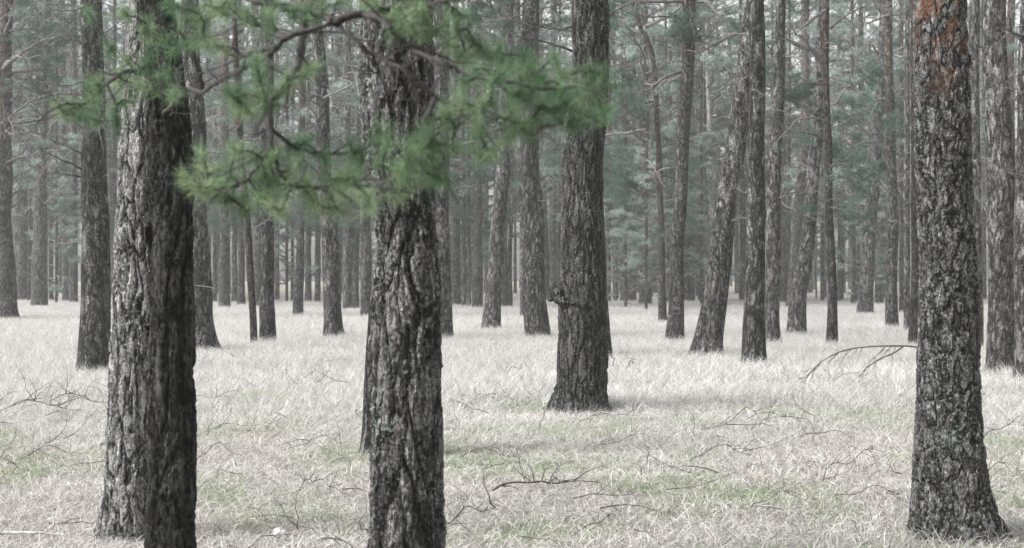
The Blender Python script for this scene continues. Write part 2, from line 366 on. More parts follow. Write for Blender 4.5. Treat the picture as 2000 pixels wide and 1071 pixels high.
rng = np.random.default_rng(7)
def field(d0, d1, cell, margin):
    """jittered grid over the ground the lens sees, with a margin to the sides"""
    P = []
    for y in np.arange(d0, d1, cell):
        w = 0.37 * y + margin
        for x in np.arange(-w, w, cell): P.append((x + (rng.random() - .5) * cell * .9, y + (rng.random() - .5) * cell * .9, 0))
    return np.array(P)

def proto(name, V, Q, T, mat):
    g_ = Geo(); g_.add(V, Q, T); return bpy.data.objects.new(name, g_.mesh(name, mat))

pr = [proto('turf_%d' % i, *blades(rng, 2400, 0.9, 0.05, 0.23, 0.0036, 1.05, 0.55), M['grass_short']) for i in range(6)]
P = field(3.6, 21, 0.52, 1.6); n = len(P)
keep = rng.random(n) > np.clip((P[:, 1] - 15) / 7, 0, 0.75); P = P[keep]; n = len(P)
s = 0.85 + 0.35 * rng.random((n, 1)); s = np.hstack([s, s, s * (0.6 + 0.5 * rng.random((n, 1)))])
o = scatter('matted_grass', P, rng.random(n) * 6.28, s, rng.integers(0, 6, n), pr)
tag(o, 'short matted dry grass with green patches round the nearest trunks', 'grass', kind='stuff')

pr = [proto('sward_%d' % i, *blades(rng, 1500, 1.3, 0.10, 0.40, 0.0045, 0.62, 0.34), M['grass_tall']) for i in range(6)]
P = field(13.5, 105, 0.85, 3.0); n = len(P)
dens = np.clip((P[:, 1] - 13) / 6 + 0.25, 0, 1); keep = rng.random(n) < dens; P = P[keep]; n = len(P)
h = (0.7 + 0.4 * rng.random((n, 1))) * np.clip((P[:, 1:2] - 9) / 10, 0.55, 1.0); s = np.hstack([np.ones((n, 1)), np.ones((n, 1)), h])
o = scatter('tall_grass', P, rng.random(n) * 6.28, s, rng.integers(0, 6, n), pr)
tag(o, 'pale knee-high dry grass spreading back between the pine trunks', 'grass', kind='stuff')

# ------------------------------------------------------------------ branches and crowns
def walk(rng, p, d, L, n, wig, grav=0.0, up=0.0):
    """a wandering path"""
    P = [np.array(p, float)]; d = np.array(d, float); d /= np.linalg.norm(d)
    for i in range(n):
        d = d + rng.normal(size=3) * wig + np.array([0, 0, up - grav * (i / n)]); d /= np.linalg.norm(d)
        P.append(P[-1] + d * L / n)
    return np.array(P)

def branch(rng, wood_g, L, r0, p=(0, 0, 0), d=(1, 0, 0.1), subs=7, wig=0.16, depth=2, tips=None, grav=0.05, up=0.02, sides=5):
    n = max(4, int(7 * (0.6 + L * .5))); P = walk(rng, p, d, L, n, wig, grav, up)
    wood_g.add(*tube(P, np.linspace(r0, r0 * 0.22, len(P)), sides))
    if tips is not None: tips.append((P[-1], P[-1] - P[-2]))
    if depth <= 0: return
    for k in range(subs):
        t = 0.2 + 0.78 * rng.random(); i = min(int(t * n), n - 1); q = P[i] + (P[i + 1] - P[i]) * (t * n - i)
        dd = P[i + 1] - P[i]; dd /= np.linalg.norm(dd); rd = rng.normal(size=3); rd[2] *= 0.55; rd -= dd * rd.dot(dd); rd /= np.linalg.norm(rd) + 1e-9
        branch(rng, wood_g, L * (0.22 + 0.33 * rng.random()) * (1.15 - t * .6), r0 * 0.5 * (1.1 - t * .6), q, dd * 0.55 + rd * 0.8 + np.array([0, 0, .08]),
               max(2, subs // 2), wig * 1.3, depth - 1, tips, grav, up, max(3, sides - 1))

DEAD = []; rg = np.random.default_rng(21)
for k in range(10):
    g_ = Geo(); branch(rg, g_, 1.0, 0.0095, d=(1, 0, rg.uniform(-.1, .35)), subs=[5, 9, 12, 7, 10][k % 5], wig=0.24, depth=[1, 2, 2, 1, 2][k % 5], grav=rg.uniform(0, .12), up=rg.uniform(-.02, .06))
    DEAD.append(g_.mesh('dead_branch', M['deadwood']))

LIVE = []  # (wood, needles) live boughs about 1 m long
for k in range(5):
    g_ = Geo(); tips = []
    branch(rg, g_, 1.0, 0.014, d=(1, 0, 0.12), subs=9, wig=0.14, depth=2, tips=tips, grav=0.02, up=0.03)
    tp = np.array([t[0] for t in tips]); ta = np.array([t[1] for t in tips])
    tp = np.repeat(tp, 5, 0) + rg.normal(size=(len(tp) * 5, 3)) * np.array([.05, .05, .02]); ta = np.repeat(ta, 5, 0)
    gn = Geo(); V, T = needles(rg, tp, ta + np.array([0, 0, .01]), 30, 0.05, 0.0045, 0.9, 0.07); gn.add(V, None, T)
    LIVE.append((g_.mesh('bough_wood', M['limb']), gn.mesh('bough_needles', M['needle_mid'], False)))

def crown_proto(seed, z0, z1, rad, nb, ntuft, dense_low=0.3, young=False, nl=0.12, nw=0.014):
    rg = np.random.default_rng(seed); w_ = Geo(); tips = []
    for k in range(nb):
        f = (k + rg.random()) / nb; z = z0 + (z1 - z0) * f
        az = rg.random() * 2 * np.pi; prof = (1.0 - 0.75 * f) if young else (0.75 + 0.5 * math.sin(f * 3.0)) * (1 - 0.35 * f)
        L = rad * prof * (0.65 + 0.6 * rg.random())
        tt = []
        live = rg.random() < (dense_low + 1.2 * f)
        branch(rg, w_, L, 0.018 + 0.012 * L, p=(0, 0, z), d=(math.cos(az), math.sin(az), 0.1 + 0.35 * f if not young else 0.25), subs=6 if live else 5,
               wig=0.17, depth=2, tips=tt, grav=0.05, up=0.03, sides=4)
        if live: tips += tt
    tp = np.array([t[0] for t in tips]); ta = np.array([t[1] for t in tips])
    # flat pads of needle tufts round some of the twig ends, with gaps between them
    npad = ntuft // 42; c_ = tp[rg.integers(0, len(tp), npad)]; sz = rg.uniform(.16, .42, npad) * (0.8 if young else 1.0)
    k = rg.integers(0, npad, ntuft); off = rg.normal(size=(ntuft, 3)) * np.array([1, 1, .38]) * .62
    tp = c_[k] + off * sz[k][:, None]; ta = off * .5 + np.array([0, 0, .45]) + rg.normal(size=(ntuft, 3)) * .3
    gn = Geo(); V, T = needles(rg, tp, ta, 13, nl, nw, 0.9, 0.10); gn.add(V, None, T)
    return w_.mesh('limbs', M['limb']), gn.mesh('crown', M['needle'], False)
CROWN = [crown_proto(100 + k, 3.4 + 0.7 * (k % 3), 17.5, 3.0, 34, 2900, 0.42) for k in range(6)]
SPARSE = [crown_proto(300 + k, 7.5, 17.5, 2.2, 22, 1300, 0.3) for k in range(2)]
YOUNG = [crown_proto(200 + k, 1.0, 8.5, 2.3, 50, 5200, 0.9, True, 0.10, 0.013) for k in range(3)]

# ------------------------------------------------------------------ trunks
def trunk_mesh(rng, d, ctrl, H, mat, sides, seg, flare=0.25, lobes=4, bumps=0.03, fine_top=None):
    """ctrl: (photo row, photo column, width in photo pixels) from the top down, turned into metres at distance d"""
    c = np.array(sorted(ctrl, key=lambda t: -t[0]), float)           # bottom first
    z = EYE - (c[:, 0] - HY) / F * d; x = (c[:, 1] - HX) / F * d; r = c[:, 2] / F * d / 2
    if z[0] > 0.02:
        sl = (x[1] - x[0]) / (z[1] - z[0]); x = np.insert(x, 0, x[0] - sl * z[0]); r = np.insert(r, 0, r[0] * 1.04); z = np.insert(z, 0, 0.0)
    x0 = float(np.interp(0, z, x)); top = z[-1]; sl = (x[-1] - x[-2]) / (z[-1] - z[-2]) if len(z) > 1 else 0
    if H > top:
        for f in (0.15, 0.45, 1.0):
            zz = top + (H - top) * f; x = np.append(x, x[-1] + sl * (zz - z[-1])); sl *= 0.5
            z = np.append(z, zz); r = np.append(r, max(0.03, r[len(c) - 1 if False else -1] * (1 - 0.30 * f)))
    yw = rng.normal() * 0.012; ph = rng.random(6) * 6.28
    ctl = np.stack([x - x0, yw * z + 0.03 * np.sin(z * 0.6 + ph[0]), z, r], -1)
    ctl = np.vstack([[ctl[0, 0] - (ctl[1, 0] - ctl[0, 0]) * .1, 0, -0.25, ctl[0, 3] * 1.05], ctl[ctl[:, 2] > -0.2]])
    # dense rows low down, coarser higher
    zt = [-0.25]; ft = fine_top if fine_top else top
    while zt[-1] < z[-1]: zt.append(zt[-1] + (seg if zt[-1] < ft else max(seg * 2, (z[-1] - ft) / 40)))
    zt = np.array(zt)
    sp = smooth_path(ctl, 400); o_ = np.argsort(sp[:, 2]); sp = sp[o_]
    px, py, pr_ = (np.interp(zt, sp[:, 2], sp[:, i]) for i in (0, 1, 3))
    px += 0.012 * np.sin(zt * 2.1 + ph[1]) * (r[0] / .2)
    th = np.linspace(0, 2 * np.pi, sides, endpoint=False)
    zz, tt = np.meshgrid(zt, th, indexing='ij')
    fl = flare * np.exp(-np.clip(zz, 0, None) / 0.16)
    rr = pr_[:, None] * (1 + fl * (0.25 + 0.75 * np.abs(np.cos(lobes / 2 * tt + ph[2])) ** 2)
         + bumps * np.sin(2 * tt + ph[3] + zz * 0.9) + bumps * .8 * np.sin(3 * tt + ph[4] - zz * 1.7) + bumps * .5 * np.sin(5 * tt + ph[5] + zz * 4.1)
         + bumps * .5 * np.sin(zz * 6.3 + ph[0] + 2 * np.sin(tt)))
    V = np.stack([px[:, None] + rr * np.cos(tt), py[:, None] + rr * np.sin(tt), zz], -1).reshape(-1, 3)
    i = np.arange(len(zt) - 1)[:, None] * sides; j = np.arange(sides)[None, :]; j2 = (j + 1) % sides
    Q = np.stack([i + j, i + j2, i + sides + j2, i + sides + j], -1).reshape(-1, 4)
    g_ = Geo(); b_ = (len(zt) - 1) * sides
    V = np.vstack([V, [px[-1], py[-1], zt[-1] + .03]]); T = np.stack([b_ + np.arange(sides), b_ + (np.arange(sides) + 1) % sides, np.full(sides, len(V) - 1)], -1)
    g_.add(V, Q, T)
    at = lambda q: (float(np.interp(q, zt, px)), float(np.interp(q, zt, py)), float(np.interp(q, zt, pr_)))
    return g_.mesh('trunk', mat), x0, at

def pine(label, yb, ctrl, mat='mid', sides=20, seg=0.12, H=None, gh=0.12, d=None, dead=0, crown=None, group=None, flare=0.25, bumps=0.03, seed=None, name='pine_tree', zr=None, fine_top=None, lobes=4, cat='pine tree'):
    sd_ = seed if seed is not None else int(yb * 7 + ctrl[0][1] * 3); rg = np.random.default_rng(sd_)
    if d is None: d = (EYE - gh) * F / (yb - HY)
    H = H or (13 if d < 30 else 17.5)
    me, x0, at = trunk_mesh(rg, d, ctrl, H, M[mat], sides, seg, flare, lobes, bumps, fine_top)
    t = empty(name, (x0, d, 0)); tag(t, label, cat, group)
    link('trunk', me, t)
    top = min(EYE + 0.21 * d, H - 1); lo = 2.2 if d > 25 else 2.4
    if zr: lo, top = zr
    for k in range(dead):
        z = lo + (top - lo) * ((k + rg.random()) / dead) ** 0.75; x, y, r = at(z); az = rg.random() * 2 * np.pi
        s_ = rg.uniform(0.5, 1.5) * (1.25 if d > 40 else 0.9)
        link('dead_branch', DEAD[rg.integers(0, 10)], t, (x + r * .8 * math.cos(az), y + r * .8 * math.sin(az), z), (rg.uniform(-.6, .6), rg.uniform(-.35, .25), az), (s_, s_, s_ * rg.uniform(.8, 1.2)))
    if crown is not None:
        w_, c_ = crown; x, y, r = at(9.0); s_ = rg.uniform(.92, 1.12); az = rg.random() * 6.28
        link('limbs', w_, t, (x, y, 0), (0, 0, az), (s_, s_, 1)); link('crown', c_, t, (x, y, 0), (0, 0, az), (s_, s_, 1))
    t['_d'] = d
    return t, at, d, rg

def px2w(px, py, d): return np.array([(px - HX) / F * d, d, EYE - (py - HY) / F * d])

# ---- the six nearest trees, dense trunks with real bark relief
near = dict(sides=170, seg=0.0125, H=12)
LM_light, *_ = pine('pale flaky pine trunk half hidden behind the blackish front trunk', 1045,
    [(0, 292, 80), (180, 288, 84), (400, 278, 92), (600, 264, 92), (800, 254, 93), (960, 249, 94), (1040, 245, 104)], 'light', gh=.03, flare=.28, **near)
T10, at10, d10, _ = pine('blackish smooth-worn pine trunk nearest the camera, holding the green foreground bough', 1250,
    [(0, 300, 62), (100, 312, 68), (200, 322, 76), (300, 325, 84), (400, 328, 88), (440, 325, 95), (500, 325, 92), (540, 325, 84), (600, 326, 85), (700, 325, 84), (900, 326, 87), (1071, 328, 93), (1240, 330, 104)],
    'dark', d=6.2, bumps=.038, **near)
pine('furrowed pine trunk peeping out low on the left behind the broad central trunk', 885,
    [(0, 800, 62), (300, 788, 66), (500, 774, 72), (600, 763, 78), (700, 758, 82), (800, 753, 84), (885, 749, 90)], 'middark', gh=.03, sides=90, seg=.03, H=12)
T17, at17, d17, _ = pine('broad central pine trunk with big lichen-flecked bark plates', 1150,
    [(0, 779, 143), (100, 775, 149), (200, 775, 147), (300, 779, 137), (400, 786, 128), (450, 791, 120), (600, 794, 131), (700, 796, 137), (900, 797, 140), (1071, 797, 144), (1150, 797, 156)],
    'centre', d=7.3, bumps=.02, **near)
T25, at25, d25, _ = pine('dark deep-furrowed pine standing alone mid-field with a burl on its left side', 800,
    [(0, 1152, 72), (100, 1151, 72), (200, 1148, 72), (300, 1143, 77), (400, 1142, 78), (500, 1138, 82), (570, 1134, 90), (650, 1135, 95), (740, 1135, 98), (800, 1132, 112)],
    'burl', gh=.03, sides=150, seg=.02, H=12, flare=.28, bumps=.028, lobes=5)
T42, at42, d42, _ = pine('large right-hand pine with orange flaking bark at the top and a flared foot', 1045,
    [(0, 1844, 96), (60, 1847, 100), (150, 1851, 104), (400, 1850, 106), (500, 1850, 109), (600, 1849, 114), (700, 1849, 119), (800, 1850, 126), (900, 1854, 137), (960, 1860, 148), (1000, 1866, 160), (1045, 1876, 180)],
    'big', gh=.03, flare=.18, lobes=5, bumps=.02, **near)

# ---- middle trees: label, base row, outline, bark, dead branches
MID = [
 ('rusty-topped pine at the left edge of the photo, throwing thick crooked limbs', 622, [(0, 8, 28), (200, 7, 29), (400, 6, 32), (520, 9, 36), (610, 11, 48)], 'redtop', 9),
 ('pale hazy pine just right of the rusty trunk at the left edge', 588, [(0, 34, 18), (200, 34, 20), (400, 40, 30), (580, 43, 36)], 'midlight', 4),
 ('grey pine curving gently left towards its foot, second broad trunk right of left edge', 598, [(0, 95, 13), (150, 90, 15), (300, 82, 18), (400, 79, 25), (590, 76, 31)], 'mid', 5),
 ('thick rough pine left of the pale and blackish pair, with low dead limbs', 718, [(0, 175, 42), (100, 176, 42), (250, 180, 45), (400, 185, 50), (540, 186, 55), (650, 187, 60), (712, 186, 68)], 'middark', 16),
 ('flare-footed pine peeping out right of the blackish front trunk', 680, [(0, 372, 34), (150, 375, 38), (300, 381, 41), (400, 383, 43), (500, 385, 48), (600, 387, 58), (650, 390, 66), (680, 393, 76)], 'mid', 5),
 ('thin leaning pine touching the left side of a straight darker pine', 668, [(0, 455, 9), (100, 457, 11), (200, 463, 12), (300, 468, 14), (420, 480, 14), (500, 486, 15), (600, 493, 14), (665, 496, 14)], 'rust', 12),
 ('straight dark pine directly right of the thin leaning one', 664, [(0, 522, 26), (200, 522, 26), (400, 521, 28), (520, 523, 27), (600, 522, 30), (660, 522, 34)], 'middark', 12),
 ('medium pine left of the slightly tilted pine before the central trunk, rusty above', 616, [(0, 590, 10), (150, 591, 13), (250, 590, 14), (430, 588, 15), (520, 585, 17), (600, 583, 20), (615, 582, 21)], 'redtop', 6),
 ('slightly tilted grey pine in the open grass left of the broad central trunk', 656, [(0, 612, 18), (60, 619, 22), (150, 626, 27), (250, 629, 29), (350, 634, 30), (430, 640, 31), (520, 646, 33), (600, 650, 34), (655, 651, 40)], 'mid', 12),
 ('pine hugging the right edge of the broad central trunk from behind', 660, [(0, 862, 32), (200, 862, 30), (400, 862, 30), (500, 864, 32), (600, 865, 34), (660, 867, 40)], 'mid', 5),
 ('pine with bowed foot, first broad trunk right of the central one', 641, [(0, 992, 26), (200, 988, 26), (300, 984, 27), (400, 977, 28), (500, 970, 30), (560, 964, 32), (600, 962, 34), (640, 961, 38)], 'midlight', 6),
 ('straight net-barked pine immediately left of the burled dark pine', 658, [(0, 1037, 32), (200, 1035, 36), (300, 1035, 38), (400, 1039, 42), (500, 1042, 43), (600, 1046, 46), (658, 1049, 50)], 'mid', 8),
 ('pine mostly hidden behind the burled pine, its foot showing on the right', 692, [(0, 1150, 30), (400, 1160, 36), (550, 1166, 38), (600, 1169, 40), (690, 1172, 46)], 'middark', 0),
 ('crooked thin pine whose top bends sharply left, left of the rusty straight pine', 628, [(-20, 1241, 7), (30, 1244, 8), (60, 1252, 9), (80, 1263, 10), (110, 1273, 10), (150, 1279, 9), (250, 1283, 10), (350, 1288, 12), (450, 1291, 12), (540, 1293, 14), (628, 1294, 17)], 'rust', 9),
 ('slim rust-streaked pine leaning a little right, left of the strongly leaning pine', 663, [(0, 1346, 25), (100, 1343, 24), (200, 1339, 24), (300, 1333, 25), (400, 1328, 26), (500, 1323, 27), (600, 1320, 30), (663, 1317, 36)], 'redtop', 10),
 ('strongly leaning thick pine crossing behind a straight one at the top', 690, [(0, 1474, 30), (100, 1462, 34), (200, 1446, 36), (300, 1434, 40), (400, 1419, 42), (500, 1406, 46), (600, 1392, 50), (650, 1386, 55), (690, 1381, 64)], 'mid', 4),
 ('straight pine standing against the right side of the strongly leaning pine', 706, [(0, 1480, 30), (200, 1480, 33), (400, 1477, 36), (500, 1475, 38), (600, 1474, 40), (700, 1472, 46)], 'middark', 5),
 ('pale rough pine touching the right side of that straight pine', 668, [(0, 1521, 18), (150, 1519, 22), (250, 1514, 24), (400, 1509, 27), (600, 1509, 28), (665, 1510, 32)], 'midlight', 10),
 ('rust-banded leaning pine seen behind the paler leaning one', 600, [(0, 1572, 16), (200, 1573, 15), (300, 1571, 17), (400, 1561, 22), (500, 1552, 20), (598, 1546, 20)], 'redtop', 5),
 ('pale leaning pine left of the thin dark brown trunk', 651, [(0, 1608, 14), (100, 1603, 16), (200, 1600, 19), (300, 1594, 26), (400, 1584, 25), (500, 1573, 28), (560, 1563, 31), (600, 1558, 34), (650, 1555, 38)], 'midlight', 8),
 ('thin dark brown pine with green boughs on its right side', 672, [(0, 1614, 14), (200, 1617, 13), (300, 1620, 15), (400, 1621, 15), (500, 1624, 17), (600, 1626, 19), (670, 1625, 23)], 'rust', 14),
 ('short-looking leaning pine with mottled bark in the right middle distance', 612, [(0, 1722, 14), (300, 1712, 20), (400, 1702, 24), (500, 1695, 26), (570, 1691, 28), (612, 1690, 32)], 'mid', 5),
 ('straight pine standing alone left of the dark slim trunk beside the big right pine', 638, [(0, 1736, 14), (150, 1738, 17), (300, 1742, 18), (400, 1744, 20), (600, 1741, 25), (638, 1741, 28)], 'redtop', 11),
 ('pale faint pine close left of the dark slim trunk beside the big right pine', 645, [(0, 1775, 9), (400, 1773, 12), (640, 1772, 13)], 'midlight', 3),
 ('dark slim pine running down the left edge of the big right pine', 668, [(0, 1782, 13), (200, 1784, 14), (400, 1787, 16), (550, 1786, 16), (668, 1783, 18)], 'rust', 5),
 ('narrow sliver of pine between the big right pine and the ridged one', 676, [(0, 1903, 20), (300, 1903, 22), (670, 1908, 24)], 'midlight', 2),
 ('ridged grey pine right of the big orange-topped pine', 722, [(0, 1936, 47), (100, 1938, 47), (200, 1943, 50), (300, 1948, 52), (400, 1953, 54), (500, 1956, 52), (600, 1955, 52), (720, 1956, 60)], 'midlight', 7),
 ('brown thin pine behind the ridged pine, visible near the top right corner', 600, [(0, 1976, 15), (150, 1972, 15), (300, 1977, 12), (590, 1983, 12)], 'rust', 5),
 ('pine cut by the right edge of the photo', 736, [(0, 2016, 38), (200, 2012, 40), (400, 2006, 44), (600, 2005, 46), (735, 2006, 52)], 'midlight', 4),
]
BY = {}
for k, (lab, yb, ct, mt, dead) in enumerate(MID):
    dd = (EYE - .12) * F / (yb - HY)
    hi = dd < 30
    BY[lab[:18]] = pine(lab, yb, ct, mt, sides=64 if hi else 32, seg=.05 if hi else .12, dead=int(dead * 1.5), crown=CROWN[k % 6] if dd > 44 else None)

# ---- slender far trunks, as counted in the photo: column, base row, width, top column
gaps = [(-50, 160, 'left edge', 'thick rough left pine'), (160, 282, 'thick rough left pine', 'blackish front trunk'), (282, 700, 'blackish front trunk', 'broad central trunk'),
        (700, 1135, 'broad central trunk', 'burled dark pine'), (1135, 1380, 'burled dark pine', 'strongly leaning pine'),
        (1380, 1625, 'strongly leaning pine', 'thin dark brown trunk'), (1625, 1850, 'thin dark brown trunk', 'big orange-topped pine'), (1850, 2100, 'big orange-topped pine', 'right edge')]
FAR = [(60, 586, 9, 57), (100, 588, 9, 103), (128, 590, 11, 126), (143, 592, 15, 143), (224, 588, 9, 224), (408, 590, 9, 408), (419, 592, 9, 420), (438, 602, 20, 440),
       (458, 592, 11, 460), (471, 597, 14, 466), (504, 600, 20, 498), (541, 588, 9, 541), (571, 590, 6, 573), (602, 592, 12, 602), (620, 592, 10, 622), (661, 590, 10, 664),
       (678, 605, 17, 679), (693, 605, 15, 706), (715, 620, 18, 718), (891, 598, 15, 891), (906, 600, 8, 905), (916, 600, 8, 915), (933, 602, 18, 934), (985, 600, 12, 992),
       (996, 600, 9, 1003), (1006, 575, 6, 1006), (1022, 620, 12, 1012), (1068, 588, 9, 1056), (1081, 582, 13, 1081), (1093, 582, 6, 1094), (1189, 582, 7, 1189), (1202, 590, 6, 1200),
       (1219, 590, 14, 1218), (1230, 588, 6, 1227), (1237, 590, 10, 1239), (1260, 596, 22, 1257), (1303, 592, 7, 1300), (1343, 590, 8, 1345), (1352, 590, 9, 1352), (1366, 590, 5, 1368),
       (1373, 590, 8, 1378), (1448, 588, 7, 1447), (1530, 592, 13, 1528), (1541, 592, 7, 1543), (1594, 585, 3, 1594), (1611, 585, 3, 1612), (1640, 590, 9, 1640), (1667, 595, 9, 1664),
       (1677, 592, 8, 1678), (1686, 592, 6, 1685), (1717, 595, 14, 1722), (1728, 585, 6, 1728), (1762, 612, 12, 1760), (1922, 586, 9, 1921)]
ORD = 'first second third fourth fifth sixth seventh eighth ninth tenth eleventh twelfth thirteenth fourteenth fifteenth'.split()
fr = random.Random(5); cnt = {}
for k, (x, yb, w, xt) in enumerate(FAR):
    gi_ = [i for i, q in enumerate(gaps) if q[0] <= x < q[1]][0]; c_ = cnt.get(gi_, 0); cnt[gi_] = c_ + 1
    lab = 'slender far pine, %s from left between %s and %s' % (ORD[c_], gaps[gi_][2], gaps[gi_][3])
    ft_, fa_, fd_, frg_ = pine(lab, yb, [(0, xt, w * .72), (300, xt + (x - xt) * .4, w * .85), (500, x, w), (yb, x, w * 1.2)], ['mid', 'midlight', 'redtop', 'mid', 'middark'][k % 5], sides=12, seg=.3, dead=3,
         crown=CROWN[(k * 5 + 2) % 6] if k % 3 else SPARSE[k % 2], flare=.15, group='slender pines of the far row', gh=.1)
    if w > 6 and x not in (1006,):
        for q in range(3 if not 1180 < x < 1420 else 6):
            z_ = frg_.uniform(3.2, 9.5) if not 1180 < x < 1420 else frg_.uniform(1.8, 9); bx, by, br = fa_(z_); w_, c_ = LIVE[frg_.integers(0, 5)]; sc_ = frg_.uniform(1.7, 2.7)
            b_ = link('bough', w_, ft_, (bx, by, z_), (0, frg_.uniform(-.2, .15), frg_.uniform(0, 6.28)), (sc_,) * 3); link('needles', c_, b_)
# bleached snag
pine('bleached pale snag with forked limb among the greenery between rusty and leaning pines', 592, [(0, 1381, 7), (150, 1384, 10), (300, 1388, 12), (400, 1391, 12), (590, 1394, 14)], 'snag', sides=14, seg=.25, dead=7, crown=CROWN[3])

# ---- still farther pines, one tree each, alike in the haze
er = random.Random(11)
for k in range(172):
    d = 74 + 60 * (k / 172.0) + er.uniform(-3, 3); px = er.uniform(-90, 2090); w = er.uniform(5, 11)
    gi_ = [i for i, q in enumerate(gaps) if q[0] - 50 <= px < q[1] or i == 7][0]
    lean = er.uniform(-16, 16)
    pine('faint distant pine in the haze between %s and %s' % (gaps[gi_][2], gaps[gi_][3]), 580,
         [(60, px + lean, w * .75), (300, px + lean * .4, w * .9), (560, px, w * 1.05)], ['mid', 'redtop', 'middark'][k % 3], sides=8, seg=.6, d=d,
         crown=CROWN[er.randrange(6)] if k % 2 else SPARSE[k // 2 % 2], flare=.1, group='faint pines between %s and %s' % (gaps[gi_][2], gaps[gi_][3]), seed=900 + k)

# ---- young green pines growing low between the trunks
YG = [(1222, 62, .9, 'bushy young pine behind the burled dark pine on its right'), (1262, 58, .8, 'young pine with low green sprays before the far trunks left of the crooked pine'),
      (1370, 66, .95, 'young pine filling the gap left of the strongly leaning pine'), (1700, 68, .85, 'yellowish green young pine right of the thin dark brown trunk'),
      (110, 72, .95, 'young pine greening the gap left of the thick rough left pine'), (560, 74, .9, 'young pine behind the foreground bough, left of the tilted grey pine'),
      (690, 78, 1.0, 'young pine just left of the broad central trunk in the haze'), (925, 76, .9, 'young pine between the central trunk and the bow-footed pine'),
      (1310, 74, 1.05, 'tall young pine behind the rust-streaked slim pine'), (1645, 80, 1.0, 'young pine in the distance by the thin dark brown trunk')]
for k, (px, d, s_, lab) in enumerate(YG):
    t, at, _, _ = pine(lab, 590, [(100, px, 5), (590, px, 6)], 'rust', sides=8, seg=.5, H=8.6 * s_, d=d, flare=.1, name='young_pine', cat='young pine', seed=500 + k, group=None)
    w_, c_ = YOUNG[k % 3]; a_ = k * 1.7
    link('limbs', w_, t, (0, 0, 0), (0, 0, a_), (s_,) * 3); link('crown', c_, t, (0, 0, 0), (0, 0, a_), (s_,) * 3)

# ---- the wood behind everything, one mass
fw = np.random.default_rng(77); pro = []
for k in range(4):
    g_ = Geo(); g_.add(*tube(np.array([[0, 0, -.2], [.1, 0, 6], [.15, .1, 12], [0, 0, 17]]), [.2, .17, .13, .05], 7))
    pro.append(bpy.data.objects.new('far_pine_%d' % k, None)); w_, c_ = CROWN[k]
    # trunk, limbs and crown joined in one mesh
    me = bpy.data.meshes.new('far_pine'); parts = [(g_.mesh('t', None), 0), (w_, 0), (c_, 1)]; VV = []; LL = []; SS = []; MI = []; vo = lo_ = 0
    for pm, mi in parts:
        v = np.zeros(len(pm.vertices) * 3, np.float32); pm.vertices.foreach_get("co", v); l = np.zeros(len(pm.loops), np.int32); pm.loops.foreach_get("vertex_index", l)
        st = np.zeros(len(pm.polygons), np.int32); pm.polygons.foreach_get("loop_start", st)
        VV.append(v); LL.append(l + vo); SS.append(st + lo_); MI.append(np.full(len(st), mi, np.int32)); vo += len(pm.vertices); lo_ += len(l)
    v, l, st, mi = map(np.concatenate, (VV, LL, SS, MI)); me.vertices.add(vo); me.vertices.foreach_set("co", v); me.loops.add(len(l)); me.loops.foreach_set("vertex_index", l)
    me.polygons.add(len(st)); me.polygons.foreach_set("loop_start", st); me.materials.append(M['mid']); me.materials.append(M['needle']); me.polygons.foreach_set("material_index", mi); me.update(calc_edges=True)
    pro[-1] = bpy.data.objects.new('far_pine_%d' % k, me)
n = 70; yy = 140 + 60 * fw.random(n); xx = (fw.random(n) * 2 - 1) * 0.46 * yy
s_ = 0.9 + .35 * fw.random((n, 1))
o = scatter('distant_wood', np.stack([xx, yy, np.zeros(n)], -1), fw.random(n) * 6.28, np.hstack([s_] * 3), fw.integers(0, 4, n), pro)
tag(o, 'hazy mass of pines closing off the view behind all separate trunks', 'woodland', kind='stuff')

# ------------------------------------------------------------------ knots, stubs and burls on the near trunks
def knob(parent, base, at, d, px, py, size, mat, name='knot', squash=(1, .8, 1), seed=0):
    """lumpy swelling set on the side of the trunk that faces the camera"""
    rg = np.random.default_rng(seed); w = px2w(px, py, d) - np.array(base); x, y, r = at(w[2])
    dx = np.clip((w[0] - x) / r, -.97, .97); wy = y - r * math.sqrt(1 - dx * dx) * .93
    u = np.linspace(0, np.pi, 22); v = np.linspace(0, 2 * np.pi, 32, endpoint=False); U, Vv = np.meshgrid(u, v, indexing='ij'); ph = rg.random(4) * 6.28
    rr = size * (1 + .16 * np.sin(3 * Vv + ph[0]) * np.sin(U) + .12 * np.sin(5 * U + ph[1]) + .1 * np.sin(7 * Vv + ph[2]) * np.sin(U))
    P = np.stack([rr * np.sin(U) * np.cos(Vv) * squash[0], rr * np.sin(U) * np.sin(Vv) * squash[1], rr * np.cos(U) * squash[2]], -1).reshape(-1, 3)
    i = np.arange(21)[:, None] * 32; j = np.arange(32)[None, :]; j2 = (j + 1) % 32
    g_ = Geo(); g_.add(P, np.stack([i + j, i + 32 + j, i + 32 + j2, i + j2], -1).reshape(-1, 4))
    return link(name, g_.mesh(name, M[mat]), parent, (w[0], wy, w[2]))

def stub(parent, base, at, d, px, py, dirv, L, r0, mat='deadwood', name='branch_stub', seed=0):
    rg = np.random.default_rng(seed); w = px2w(px, py, d) - np.array(base); x, y, r = at(w[2]); dx = np.clip((w[0] - x) / r, -.97, .97)
    wy = y - r * math.sqrt(1 - dx * dx) * .9; P = walk(rg, (0, 0, 0), dirv, L, 5, .12); g_ = Geo(); g_.add(*tube(P, np.linspace(r0, r0 * .55, 6), 9))
    return link(name, g_.mesh(name, M[mat]), parent, (w[0], wy, w[2]))

